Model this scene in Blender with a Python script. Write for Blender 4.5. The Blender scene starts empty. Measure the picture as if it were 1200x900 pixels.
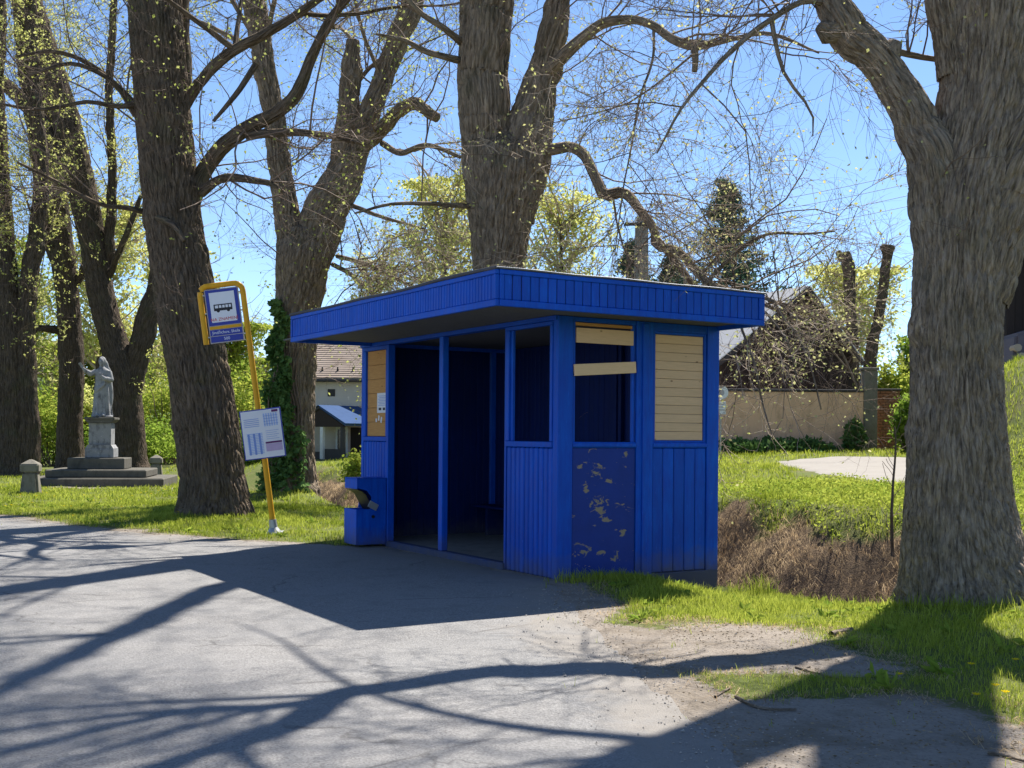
import bpy, bmesh, math, random
import numpy as np
from mathutils import Vector, Matrix
random.seed(7)
RNG = np.random.default_rng(11)
SC = bpy.context.scene
COL = SC.collection
PI = math.pi
R = math.radians

# ------------------------------------------------------------------ camera model
F, CY, ROLL, EYE = 1347.5, 509.6, 0.0081, 1.5
CR, SR = math.cos(ROLL), math.sin(ROLL)
KX, KY = .328, .614                     # horizontal shift of a shadow per metre of height
def at(px, py, Y):
    dx, dy = px - 600, py - CY
    return (Y * (CR * dx + SR * dy) / F, Y, EYE - Y * (-SR * dx + CR * dy) / F)
def gnd(px, py, z=0.0):
    dx, dy = px - 600, py - CY
    y = -SR * dx + CR * dy
    Y = F * (EYE - z) / y
    return (Y * (CR * dx + SR * dy) / F, Y)
def p(px, py, Y, rpx):                  # limb node
    X, Y, Z = at(px, py, Y)
    return (X, Y, Z, rpx * Y / F)
def sh(px, py, z, r):                   # limb node standing over its shadow on the road
    X, Y = gnd(px, py)
    return (X + z * KX, Y + z * KY, z, r)

# ------------------------------------------------------------------ object helpers
def tag(o, label=None, cat=None, group=None, kind=None):
    if label: o['label'] = label
    if cat: o['category'] = cat
    if group: o['group'] = group
    if kind: o['kind'] = kind
    return o
def empty(name, loc=(0, 0, 0), rz=0.0, label=None, cat=None, group=None):
    o = bpy.data.objects.new(name, None)
    o.empty_display_size = .2
    COL.objects.link(o)
    o.location = loc
    o.rotation_euler = (0, 0, rz)
    return tag(o, label, cat, group)
def link(name, me, mat=None, parent=None):
    o = bpy.data.objects.new(name, me)
    COL.objects.link(o)
    if mat is not None and len(me.materials) == 0: me.materials.append(mat)
    if parent is not None: o.parent = parent
    return o

class MB:
    def __init__(s): s.bm = bmesh.new()
    def box(s, x0, x1, y0, y1, z0, z1, bev=.004, rot=None, seg=1):
        b = bmesh.new()
        bmesh.ops.create_cube(b, size=1)
        bmesh.ops.scale(b, vec=(abs(x1 - x0), abs(y1 - y0), abs(z1 - z0)), verts=b.verts)
        if bev > 0:
            bv = min(bev, .45 * min(abs(x1 - x0), abs(y1 - y0), abs(z1 - z0)))
            bmesh.ops.bevel(b, geom=list(b.edges), offset=bv, segments=seg, affect='EDGES', profile=.5)
        M = Matrix.Translation(((x0 + x1) / 2, (y0 + y1) / 2, (z0 + z1) / 2))
        if rot is not None: M = M @ rot
        b.transform(M)
        s.merge(b)
    def merge(s, b):
        me = bpy.data.meshes.new('tmp'); b.to_mesh(me); b.free()
        s.bm.from_mesh(me); bpy.data.meshes.remove(me)
    def prism(s, poly, ax, a, b_):          # polygon extruded along an axis; poly in the other two axes
        def mk(q, v):
            if ax == 0: return (v, q[0], q[1])
            if ax == 1: return (q[0], v, q[1])
            return (q[0], q[1], v)
        A = [s.bm.verts.new(mk(q, a)) for q in poly]
        B = [s.bm.verts.new(mk(q, b_)) for q in poly]
        n = len(poly)
        s.bm.faces.new(A); s.bm.faces.new(B[::-1])
        for i in range(n):
            s.bm.faces.new((A[i], B[i], B[(i + 1) % n], A[(i + 1) % n]))
    def cyl(s, c0, c1, r0, r1=None, n=16):
        r1 = r0 if r1 is None else r1
        c0, c1 = Vector(c0), Vector(c1); d = (c1 - c0)
        q = d.to_track_quat('Z', 'Y')
        A = [s.bm.verts.new(c0 + q @ Vector((r0 * math.cos(2 * PI * i / n), r0 * math.sin(2 * PI * i / n), 0))) for i in range(n)]
        B = [s.bm.verts.new(c1 + q @ Vector((r1 * math.cos(2 * PI * i / n), r1 * math.sin(2 * PI * i / n), 0))) for i in range(n)]
        s.bm.faces.new(A[::-1]); s.bm.faces.new(B)
        for i in range(n): s.bm.faces.new((A[i], A[(i + 1) % n], B[(i + 1) % n], B[i]))
    def quad(s, a, b, c, d):
        s.bm.faces.new([s.bm.verts.new(v) for v in (a, b, c, d)])
    def build(s, name, mat, parent=None, smooth=False):
        bmesh.ops.recalc_face_normals(s.bm, faces=s.bm.faces)
        me = bpy.data.meshes.new(name); s.bm.to_mesh(me); s.bm.free()
        if smooth: me.polygons.foreach_set('use_smooth', [True] * len(me.polygons))
        return link(name, me, mat, parent)

def fast_mesh(name, V, Fc, smooth=True, attrs=None):
    """V (n,3), Fc (m,k) equal-sized faces; attrs {name: (n,) float or (n,3) vector}"""
    me = bpy.data.meshes.new(name)
    V = np.ascontiguousarray(V, np.float32); Fc = np.ascontiguousarray(Fc, np.int32)
    m, k = Fc.shape
    me.vertices.add(len(V)); me.vertices.foreach_set('co', V.ravel())
    me.loops.add(m * k); me.loops.foreach_set('vertex_index', Fc.ravel())
    me.polygons.add(m)
    me.polygons.foreach_set('loop_start', np.arange(0, m * k, k, dtype=np.int32))
    me.polygons.foreach_set('loop_total', np.full(m, k, np.int32))
    me.polygons.foreach_set('use_smooth', np.full(m, smooth))
    for a, val in (attrs or {}).items():
        val = np.ascontiguousarray(val, np.float32)
        if val.ndim == 1:
            at_ = me.attributes.new(a, 'FLOAT', 'POINT'); at_.data.foreach_set('value', val)
        else:
            at_ = me.attributes.new(a, 'FLOAT_VECTOR', 'POINT'); at_.data.foreach_set('vector', val.ravel())
    me.update(calc_edges=True)
    me.validate()
    return me

def sstep(a, b, x):
    t = np.clip((np.asarray(x, float) - a) / (b - a), 0, 1)
    return t * t * (3 - 2 * t)
def _hash(i, j, k):
    n = (i.astype(np.int64) * 374761393 + j.astype(np.int64) * 668265263 + k.astype(np.int64) * 2147483647) & 0xffffffff
    n = ((n ^ (n >> 13)) * 1274126177) & 0xffffffff
    n = (n ^ (n >> 16)) & 0xffffffff
    return n / 4294967295.0
def vnoise(P):
    P = np.asarray(P, float)
    I = np.floor(P).astype(np.int64); f = P - I; f = f * f * (3 - 2 * f)
    out = 0
    for dx in (0, 1):
        wx = f[:, 0] if dx else 1 - f[:, 0]
        for dy in (0, 1):
            wy = f[:, 1] if dy else 1 - f[:, 1]
            for dz in (0, 1):
                wz = f[:, 2] if dz else 1 - f[:, 2]
                out = out + wx * wy * wz * _hash(I[:, 0] + dx, I[:, 1] + dy, I[:, 2] + dz)
    return out * 2 - 1
def fbm(P, o=3):
    a, s, P = .5, 0, np.asarray(P, float)
    for i in range(o):
        s = s + a * vnoise(P); P = P * 2.03 + 17.3; a *= .5
    return s
def n2(x, y, f, o=3, z=0.0):
    return fbm(np.c_[np.asarray(x).ravel() * f, np.asarray(y).ravel() * f, np.full(np.asarray(x).size, z)], o).reshape(np.asarray(x).shape)

# ------------------------------------------------------------------ materials
class NT:
    def __init__(s, name):
        s.m = bpy.data.materials.new(name); s.m.use_nodes = True
        s.t = s.m.node_tree; s.n = s.t.nodes; s.l = s.t.links
        s.b = s.n['Principled BSDF']; s.out = s.n['Material Output']
    def node(s, ty, **kw):
        n = s.n.new(ty)
        for k, v in kw.items():
            if k in n.inputs and not hasattr(n, k): n.inputs[k].default_value = v
            else: setattr(n, k, v)
        return n
    def set(s, n, **kw):
        for k, v in kw.items(): n.inputs[k.replace('_', ' ')].default_value = v
        return n
    def noise(s, vec, scale, detail=4, rough=.55, dist=0):
        n = s.n.new('ShaderNodeTexNoise')
        n.inputs['Scale'].default_value = scale; n.inputs['Detail'].default_value = detail
        n.inputs['Roughness'].default_value = rough; n.inputs['Distortion'].default_value = dist
        if vec is not None: s.l.new(vec, n.inputs['Vector'])
        return n.outputs['Fac']
    def voro(s, vec, scale, feat='F1', out='Distance'):
        n = s.n.new('ShaderNodeTexVoronoi'); n.feature = feat
        n.inputs['Scale'].default_value = scale
        if vec is not None: s.l.new(vec, n.inputs['Vector'])
        return n.outputs[out]
    def ramp(s, fac, stops):
        n = s.n.new('ShaderNodeValToRGB'); e = n.color_ramp.elements
        while len(e) < len(stops): e.new(.5)
        for i, (q, c) in enumerate(stops):
            e[i].position = q
            e[i].color = (c, c, c, 1) if not hasattr(c, '__len__') else (*c, 1)
        s.l.new(fac, n.inputs['Fac']); return n.outputs['Color']
    def mix(s, fac, a, b, mode='MIX'):
        n = s.n.new('ShaderNodeMix'); n.data_type = 'RGBA'; n.blend_type = mode
        for i, v in ((0, fac), (6, a), (7, b)):
            if hasattr(v, 'is_linked') or hasattr(v, 'links'): s.l.new(v, n.inputs[i])
            elif hasattr(v, '__len__'): n.inputs[i].default_value = (*v, 1) if len(v) == 3 else v
            else: n.inputs[i].default_value = v
        return n.outputs[2]
    def math(s, op, a, b=None, clamp=False):
        n = s.n.new('ShaderNodeMath'); n.operation = op; n.use_clamp = clamp
        for i, v in enumerate((a, b)):
            if v is None: continue
            if hasattr(v, 'links'): s.l.new(v, n.inputs[i])
            else: n.inputs[i].default_value = v
        return n.outputs[0]
    def co(s, kind='Object'):
        return s.n.new('ShaderNodeTexCoord').outputs[kind]
    def attr(s, name, out='Fac'):
        n = s.n.new('ShaderNodeAttribute'); n.attribute_name = name; return n.outputs[out]
    def rnd(s):
        return s.n.new('ShaderNodeObjectInfo').outputs['Random']
    def mapv(s, vec, scale=(1, 1, 1), rot=(0, 0, 0)):
        n = s.n.new('ShaderNodeMapping'); n.inputs['Scale'].default_value = scale; n.inputs['Rotation'].default_value = rot
        s.l.new(vec, n.inputs['Vector']); return n.outputs['Vector']
    def bump(s, h, strength=.5, dist=.01, normal=None):
        n = s.n.new('ShaderNodeBump'); n.inputs['Strength'].default_value = strength; n.inputs['Distance'].default_value = dist
        s.l.new(h, n.inputs['Height'])
        if normal is not None: s.l.new(normal, n.inputs['Normal'])
        return n.outputs['Normal']
    def fin(s, col=None, rough=.8, normal=None, spec=.3, metal=0):
        if col is not None:
            if hasattr(col, 'links'): s.l.new(col, s.b.inputs['Base Color'])
            else: s.b.inputs['Base Color'].default_value = (*col, 1)
        if hasattr(rough, 'links'): s.l.new(rough, s.b.inputs['Roughness'])
        else: s.b.inputs['Roughness'].default_value = rough
        s.b.inputs['Specular IOR Level'].default_value = spec
        s.b.inputs['Metallic'].default_value = metal
        if normal is not None: s.l.new(normal, s.b.inputs['Normal'])
        return s.m

def m_paint(name, base, faded, rough=.45, wear=.8):
    t = NT(name); o = t.co()
    v = t.mapv(o, (6, 6, 1.2))
    a = t.noise(v, 3.0, 5, .6)
    b = t.noise(o, 1.1, 3)
    c = t.mix(t.ramp(a, [(.35, 0), (.75, 1)]), base, faded)
    c = t.mix(t.math('MULTIPLY', t.ramp(b, [(.4, 0), (.7, 1)]), .5), c, tuple(x * .7 for x in base))
    sc = t.noise(t.mapv(o, (40, 40, 3)), 2.2, 4, .7)
    c = t.mix(t.math('MULTIPLY', t.ramp(sc, [(.62, 0), (.72, 1)]), wear), c, tuple(min(1, x * 1.35 + .015) for x in faded))
    ch = t.noise(o, 23, 4, .7)
    c = t.mix(t.math('MULTIPLY', t.ramp(ch, [(.725, 0), (.75, 1)]), wear), c, (.24, .21, .19))
    # splashed dirt near the foot
    sep = t.n.new('ShaderNodeSeparateXYZ'); t.l.new(o, sep.inputs[0])
    bd = t.attr('board')
    c = t.mix(t.math('MULTIPLY', bd, .35), c, tuple(x * .55 for x in base))
    st_ = t.noise(t.mapv(o, (9, 9, .5)), 2.0, 4, .6)
    c = t.mix(t.math('MULTIPLY', t.ramp(st_, [(.55, 0), (.75, 1)]), .35), c, tuple(x * .5 + .012 for x in base))
    dz = t.ramp(t.math('ADD', t.math('MULTIPLY', sep.outputs[2], 1.6), t.math('MULTIPLY', t.noise(o, 7, 5), .6)), [(.25, .75), (.75, 0)])
    c = t.mix(dz, c, (.09, .085, .09))
    nrm = t.bump(t.noise(t.mapv(o, (30, 30, 2.5)), 3, 5, .65), .22, .004)
    rr = t.ramp(a, [(.3, rough - .05), (.7, rough + .2)])
    return t.fin(c, rr, nrm, .22)
def m_chipped(name, base):
    t = NT(name); o = t.co()
    v = t.mapv(o, (1.0, 3.4, 8.0), (R(25), 0, 0))
    v2 = t.mapv(o, (2.6, 1, 7.5), (0, R(-20), 0))
    a = t.noise(v2, 1.35, 6, .62, .6)
    big = t.noise(o, 1.7, 2)
    sp = t.n.new('ShaderNodeSeparateXYZ'); t.l.new(o, sp.inputs[0])
    wob = t.noise(o, 6, 3); acc = None
    for (cs, cz, rs, rz) in ((.53, 1.12, .17, .11), (.30, 1.17, .07, .07), (.66, 1.01, .10, .05), (.38, .92, .05, .12), (.56, .74, .16, .17), (.63, .60, .10, .06), (.33, .30, .16, .13), (.58, .26, .12, .05), (.74, .18, .14, .05), (.90, 1.29, .10, .05), (.86, .46, .06, .12)):
        dx_ = t.math('DIVIDE', t.math('SUBTRACT', sp.outputs[0], cs), rs); dz_ = t.math('DIVIDE', t.math('SUBTRACT', sp.outputs[2], cz), rz)
        dd = t.math('SUBTRACT', 1.0, t.math('SQRT', t.math('ADD', t.math('MULTIPLY', dx_, dx_), t.math('MULTIPLY', dz_, dz_))), True)
        acc = dd if acc is None else t.math('MAXIMUM', acc, dd)
    v3 = t.mapv(o, (5, 1, 9), (0, R(-24), 0)); fl = t.noise(v3, 1.6, 7, .66, .8)
    m = t.ramp(t.math('ADD', fl, t.math('MULTIPLY', acc, .24)), [(.64, 0), (.66, 1)])
    tan = t.mix(t.noise(v2, 4, 4), (.37, .29, .19), (.20, .165, .12))
    c = t.mix(t.noise(o, 5, 4), base, tuple(x * .62 for x in base))
    sc = t.noise(t.mapv(o, (22, 4, 60)), 1.6, 4, .7)
    c = t.mix(t.math('MULTIPLY', t.ramp(sc, [(.64, 0), (.7, 1)]), .4), c, (.05, .09, .22))
    c = t.mix(m, c, tan)
    return t.fin(c, .55, t.bump(t.math('SUBTRACT', t.noise(o, 30, 4), m), .4, .004), .35)
def m_wood(name, c1, c2, grain=(1, 1, 14), rough=.75, knots=True):
    t = NT(name); o = t.co(); rn = t.attr('board')
    off = t.n.new('ShaderNodeVectorMath'); off.operation = 'ADD'
    cmb = t.n.new('ShaderNodeCombineXYZ')
    for i in range(3): t.l.new(t.math('MULTIPLY', rn, 9.0 + i * 3), cmb.inputs[i])
    t.l.new(o, off.inputs[0]); t.l.new(cmb.outputs[0], off.inputs[1])
    v = t.mapv(off.outputs[0], grain)
    g = t.noise(v, 5, 6, .65, .4)
    c = t.mix(t.ramp(g, [(.3, 0), (.7, 1)]), c1, c2)
    c = t.mix(t.math('MULTIPLY', rn, .55), c, tuple(x * .72 for x in c1))
    if knots:
        k = t.voro(t.mapv(off.outputs[0], (3.2, 3.2, 6)), 1.6)
        c = t.mix(t.ramp(k, [(.05, .85), (.12, 0)]), c, (.14, .07, .03))
    return t.fin(c, rough, t.bump(g, .25, .003), .25)
def m_bark(name, c1, c2, scale=1.0, moss=0.0, bump=1.0):
    t = NT(name); b = t.attr('bark', 'Vector')
    v = t.mapv(b, (1, 1, .16))
    w = t.noise(v, 7 * scale, 3)
    vv = t.n.new('ShaderNodeVectorMath'); vv.operation = 'ADD'
    wc = t.n.new('ShaderNodeCombineXYZ'); 
    for i in range(2): t.l.new(t.math('MULTIPLY', w, .10), wc.inputs[i])
    t.l.new(v, vv.inputs[0]); t.l.new(wc.outputs[0], vv.inputs[1])
    e = t.voro(vv.outputs[0], 17 * scale, 'DISTANCE_TO_EDGE')
    h1 = t.ramp(e, [(.0, 0), (.32, 1)])
    h2 = t.noise(t.mapv(b, (1, 1, .3)), 40 * scale, 5, .7)
    h = t.math('ADD', h1, t.math('MULTIPLY', h2, .7))
    c = t.mix(t.noise(t.mapv(b, (1, 1, .35)), 3.1, 5, .65), c1, c2)
    sk = t.noise(t.mapv(b, (1, 1, .14)), 26 * scale, 5, .7, .5)
    c = t.mix(t.math('MULTIPLY', t.ramp(sk, [(.42, 1), (.56, 0)]), .72), c, tuple(x * .32 for x in c1))
    c = t.mix(t.math('MULTIPLY', t.ramp(sk, [(.58, 0), (.72, 1)]), .6), c, tuple(min(1, x * 1.55) for x in c2))
    c = t.mix(t.math('MULTIPLY', t.ramp(h2, [(.4, 0), (.75, 1)]), .45), c, tuple(min(1, x * 1.7) for x in c2))
    c = t.mix(t.math('MULTIPLY', t.ramp(t.noise(b, 1.7, 4, .6), [(.52, 0), (.7, 1)]), .25 + moss), c, (.085, .095, .045))
    return t.fin(c, .95, t.bump(t.math('ADD', h, t.math('MULTIPLY', sk, 1.4)), 1.0 * bump, .05), .1)
def m_leaf(name, c1, c2, trans=.5):
    t = NT(name); a = t.attr('tint')
    c = t.mix(a, c1, c2)
    d = t.n.new('ShaderNodeBsdfDiffuse'); tr = t.n.new('ShaderNodeBsdfTranslucent'); mx = t.n.new('ShaderNodeMixShader')
    t.l.new(c, d.inputs[0]); t.l.new(c, tr.inputs[0]); mx.inputs[0].default_value = trans
    t.l.new(d.outputs[0], mx.inputs[1]); t.l.new(tr.outputs[0], mx.inputs[2])
    t.l.new(mx.outputs[0], t.out.inputs[0]); t.n.remove(t.b)
    return t.m
def m_flat(name, c, rough=.7, spec=.3, metal=0, var=.15, scale=6, bump=.1):
    t = NT(name); o = t.co()
    n = t.noise(o, scale, 5, .6)
    col = t.mix(n, tuple(x * (1 - var * 1.6) for x in c), tuple(min(1, x * (1 + var)) for x in c))
    return t.fin(col, rough, t.bump(t.noise(o, scale * 6, 4), bump, .004), spec, metal)
def m_stone(name, c1, c2, dark=(.05, .05, .045), scale=1.0, lich=.5):
    t = NT(name); o = t.co()
    c = t.mix(t.noise(o, 4 * scale, 6, .65), c1, c2)
    c = t.mix(t.math('MULTIPLY', t.ramp(t.noise(t.mapv(o, (1, 1, .5)), 5.5 * scale, 5, .65), [(.5, 0), (.68, 1)]), lich), c, dark)
    c = t.mix(t.math('MULTIPLY', t.ramp(t.noise(o, 19 * scale, 3), [(.62, 0), (.7, 1)]), .4), c, tuple(min(1, x * 1.5) for x in c2))
    return t.fin(c, .9, t.bump(t.noise(o, 30 * scale, 6, .7), .5, .01), .2)

M = {}
M['blue'] = m_paint('blue_paint', (.002, .070, .50), (.005, .125, .66))
M['blue_shade'] = m_paint('blue_paint_inside_shade', (.002, .014, .105), (.004, .021, .15), .6, .25)  # darker copy of the blue, interior shade put into the colour
M['blue_grey'] = m_paint('blue_paint_weathered', (.015, .05, .2), (.05, .08, .2), .7, .8)
M['chip'] = m_chipped('chipped_blue_plywood', (.004, .038, .30))
M['pine'] = m_wood('weathered_pine', (.90, .63, .37), (.76, .53, .31), (1.5, 1.5, 14))
M['pine_h'] = m_wood('pine_boards', (.82, .56, .335), (.64, .44, .265), (1.2, 1.2, 16))
M['pine_o'] = m_wood('orange_pine', (.56, .31, .10), (.43, .21, .065), (1.2, 1.2, 14))
M['soffit'] = m_wood('grey_soffit_boards', (.13, .135, .135), (.07, .075, .085), (1.2, 12, 12), knots=False)
M['concrete'] = m_stone('worn_concrete', (.22, .20, .18), (.30, .28, .25), lich=.3)
M['metal_edge'] = m_flat('zinc_edging', (.22, .23, .25), .4, .5, .8)
M['dark_metal'] = m_flat('dark_steel', (.035, .033, .03), .5, .4, .4)
M['felt'] = m_flat('roof_felt', (.09, .09, .10), .9, .2)
M['yellow'] = m_paint('yellow_paint', (.70, .34, .012), (.78, .42, .03), .4, .15)
M['galv'] = m_flat('galvanised_steel', (.42, .42, .42), .45, .5, .6)
M['sign_white'] = m_flat('sign_white', (.72, .73, .76), .4, .4, var=.04)
M['sign_blue'] = m_flat('sign_blue', (.012, .03, .30), .4, .4, var=.06)
M['sign_grey'] = m_flat('sign_grey_frame', (.40, .38, .40), .5, .4)
M['ink_black'] = m_flat('ink_black', (.02, .02, .025), .6)
M['ink_red'] = m_flat('ink_red', (.55, .03, .05), .6)
M['ink_blue'] = m_flat('ink_blue', (.20, .30, .62), .6, var=.1)
M['ink_pale'] = m_flat('ink_pale_blue', (.38, .50, .78), .6, var=.1)
M['ink_plum'] = m_flat('ink_plum', (.12, .02, .12), .6)
M['ink_pink'] = m_flat('ink_pink', (.52, .40, .58), .6)
M['ink_white'] = m_flat('ink_white', (.75, .77, .8), .5, var=.03)
M['paper'] = m_flat('paper', (.70, .71, .72), .7, var=.05)
M['bark_near'] = m_bark('linden_bark_near', (.30, .235, .175), (.40, .325, .25), 1.0, 0.0)
M['bark'] = m_bark('linden_bark', (.14, .105, .075), (.20, .155, .112), .8, .12)
M['bark_mid'] = m_bark('linden_bark_mid', (.25, .195, .142), (.35, .28, .205), .8, .12)
M['bark_dark'] = m_bark('dark_bark', (.085, .064, .046), (.13, .10, .075), .8, .1)
M['twig'] = m_flat('twig_bark', (.20, .145, .11), .8, .2, var=.3, scale=2, bump=0)
M['twig_pale'] = m_flat('twig_bark_pale', (.48, .38, .28), .8, .2, var=.3, scale=2, bump=0)  # paler twig bark; for the hanging sprays, sunlight put into the colour
M['leaf'] = m_leaf('young_linden_leaf', (.28, .33, .07), (.48, .50, .17), .55)
M['leaf_pale'] = m_leaf('opening_leaf_pale', (.40, .42, .14), (.58, .55, .26), .5)
M['leaf_bush'] = m_leaf('spring_shrub_leaf', (.20, .29, .04), (.42, .45, .08), .5)
M['leaf_gold'] = m_leaf('golden_spring_leaf', (.42, .44, .10), (.66, .65, .25), .5)
M['leaf_green'] = m_leaf('fresh_green_leaf', (.12, .21, .03), (.30, .40, .06), .5)
M['leaf_ivy'] = m_leaf('ivy_leaf', (.055, .12, .035), (.16, .26, .085), .15)
M['needle'] = m_leaf('spruce_needle', (.03, .062, .045), (.12, .19, .12), .15)
M['cone'] = m_leaf('brown_cones', (.10, .06, .03), (.16, .10, .05), .1)
M['grass'] = m_leaf('grass_blade', (.20, .26, .022), (.46, .50, .085), .5)
M['dead_grass'] = m_leaf('dead_grass_blade', (.30, .205, .115), (.60, .46, .28), .35)
M['dandelion'] = m_leaf('dandelion_petal', (.72, .50, .01), (.80, .60, .02), .2)
M['litter'] = m_leaf('leaf_litter', (.16, .12, .08), (.36, .29, .20), .15)
M['stone'] = m_stone('dark_step_stone', (.085, .078, .065), (.14, .13, .105), (.035, .033, .027))
M['stone_pale'] = m_stone('statue_stone', (.20, .20, .205), (.33, .33, .325), (.05, .05, .055), 1.3, .75)
M['stone_post'] = m_stone('post_stone', (.16, .145, .115), (.24, .22, .18), (.06, .06, .045), 1.5)
M['render'] = m_stone('tan_render', (.78, .47, .28), (.86, .57, .37), (.52, .33, .20), .55, .7)
M['house_wall'] = m_stone('house_plaster', (.52, .46, .38), (.60, .55, .47), (.42, .36, .30), .3, .4)
M['pink_wall'] = m_stone('pink_plaster', (.50, .38, .33), (.55, .43, .38), (.4, .3, .27), .3, .3)
M['barn_wood'] = m_wood('dark_barn_wood', (.030, .022, .020), (.05, .036, .03), (12, 12, 1.2), .9, False)
M['brick'] = m_stone('old_brick', (.26, .12, .07), (.34, .18, .11), (.10, .07, .05), .8, .6)
M['dark_roof'] = m_flat('dark_roofing', (.06, .055, .055), .8)
M['blue_roof'] = m_flat('blue_porch_roof', (.05, .09, .19), .9, .05)
M['white_paint'] = m_flat('white_paint', (.72, .72, .70), .5)
M['glass_dark'] = m_flat('dark_pane', (.015, .017, .02), .12, .6, bump=0)
M['tarp'] = m_flat('grey_tarpaulin', (.13, .11, .13), .6)
M['red_roof'] = m_flat('red_roof', (.42, .13, .085), .8)
t = NT('corrugated_roof'); o = t.co()
c = t.mix(t.noise(o, 1.5, 5), (.52, .50, .48), (.66, .65, .63))
M['metal_roof'] = t.fin(c, .5, None, .4, .2)
t = NT('roof_tiles'); o = t.co(); sep = t.n.new('ShaderNodeSeparateXYZ'); t.l.new(o, sep.inputs[0])
c = t.mix(t.noise(o, 2.5, 5, .7), (.215, .17, .14), (.31, .255, .215))
c = t.mix(t.math('MULTIPLY', t.ramp(t.noise(o, .9, 4), [(.5, 0), (.7, 1)]), .5), c, (.16, .12, .09))
M['tiles'] = t.fin(c, .9, t.bump(t.noise(o, 12, 3), .3, .02), .15)

# ground: grass soil / bare dirt / dead bank, from measured masks
t = NT('meadow_ground'); o = t.co()
g = t.mix(t.noise(o, 3.5, 5, .65), (.07, .092, .022), (.135, .155, .045))
g = t.mix(t.math('MULTIPLY', t.ramp(t.noise(o, 1.1, 4, .6), [(.45, 0), (.65, 1)]), .55), g, (.15, .13, .06))
d = t.mix(t.noise(o, 5, 6, .7), (.185, .155, .125), (.33, .29, .245))
d = t.mix(t.math('MULTIPLY', t.ramp(t.noise(o, 38, 4, .7), [(.5, 0), (.68, 1)]), .6), d, (.13, .105, .08))
d = t.mix(t.math('MULTIPLY', t.ramp(t.noise(o, 2.2, 5, .6), [(.5, 0), (.62, 1)]), .55), d, (.155, .125, .09))
b = t.mix(t.noise(o, 9, 6, .7), (.06, .043, .027), (.20, .14, .085))
dm = t.math('ADD', t.attr('dirt'), t.math('MULTIPLY', t.math('SUBTRACT', t.noise(o, 7, 8, .75), .5), 2.2))
c = t.mix(t.ramp(dm, [(.42, 0), (.58, 1)]), g, d)
bm_ = t.math('ADD', t.attr('bank'), t.math('MULTIPLY', t.math('SUBTRACT', t.noise(o, 3, 5, .7), .5), .6))
c = t.mix(t.ramp(bm_, [(.4, 0), (.6, 1)]), c, b)
h = t.math('ADD', t.noise(o, 14, 7, .72), t.math('MULTIPLY', t.voro(o, 45), .3))
M['ground'] = t.fin(c, .95, t.bump(h, .8, .03), .1)
# old asphalt, crumbling into grit at its edge
t = NT('old_asphalt'); o = t.co(); ed = t.attr('edge')
fine = t.voro(o, 95, out='Color'); fb = t.n.new('ShaderNodeRGBToBW'); t.l.new(fine, fb.inputs[0])
a = t.mix(fb.outputs[0], (.132, .127, .122), (.292, .283, .272))
a = t.mix(t.math('MULTIPLY', t.ramp(t.noise(o, .9, 5, .6), [(.35, 0), (.7, 1)]), .5), a, (.235, .232, .228))
a = t.mix(t.math('MULTIPLY', t.ramp(t.noise(o, 2.7, 5, .65), [(.52, 0), (.72, 1)]), .45), a, (.135, .132, .13))
w = t.noise(o, 3.2, 4); wv = t.n.new('ShaderNodeVectorMath'); wv.operation = 'ADD'
wc = t.n.new('ShaderNodeCombineXYZ'); t.l.new(t.math('MULTIPLY', w, .5), wc.inputs[0]); t.l.new(t.math('MULTIPLY', w, .35), wc.inputs[1])
t.l.new(o, wv.inputs[0]); t.l.new(wc.outputs[0], wv.inputs[1])
cr = t.math('MULTIPLY', t.ramp(t.voro(wv.outputs[0], .55, 'DISTANCE_TO_EDGE'), [(.0, 1), (.010, 0)]), t.ramp(t.noise(o, .7, 2), [(.5, 0), (.56, 1)]))
a = t.mix(t.math('MULTIPLY', cr, .55), a, (.055, .05, .047))
tar = t.ramp(t.voro(o, 3.1), [(.035, 1), (.05, 0)])
a = t.mix(t.math('MULTIPLY', tar, .5), a, (.06, .057, .055))
d2 = t.mix(t.noise(o, 6, 6, .7), (.175, .158, .138), (.285, .262, .235))
em = t.math('ADD', ed, t.math('MULTIPLY', t.math('SUBTRACT', t.noise(o, 3.5, 6, .7), .5), 1.0))
a = t.mix(t.ramp(em, [(.40, 0), (.75, .9)]), a, d2)
hh = t.math('ADD', t.math('MULTIPLY', t.voro(o, 95), .8), t.noise(o, 160, 4, .7))
M['grit'] = m_stone('loose_grit', (.30, .27, .235), (.44, .40, .36), (.20, .18, .16), 3, .3)
M['asphalt'] = t.fin(a, .88, t.bump(hh, .7, .006), .22)
t = NT('gravel_path'); o = t.co()
a = t.mix(t.noise(o, 3, 6, .7), (.22, .20, .18), (.32, .30, .27))
M['gravel'] = t.fin(a, .95, t.bump(t.noise(o, 30, 5), .4, .01), .1)
t = NT('hill_meadow'); o = t.co()
a = t.mix(t.noise(o, .05, 5, .6), (.05, .08, .03), (.10, .13, .05))
M['hills'] = t.fin(a, 1, None, .05)

# ------------------------------------------------------------------ the shelter frame (s along its end, t along its front)
AN = .5498
C0 = np.array([.467, 11.92])
E1 = np.array([-math.sin(AN), math.cos(AN)]); E2 = np.array([math.cos(AN), math.sin(AN)])
def st(x, y):
    dx, dy = np.asarray(x) - C0[0], np.asarray(y) - C0[1]
    return dx * E2[0] + dy * E2[1], dx * E1[0] + dy * E1[1]

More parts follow.
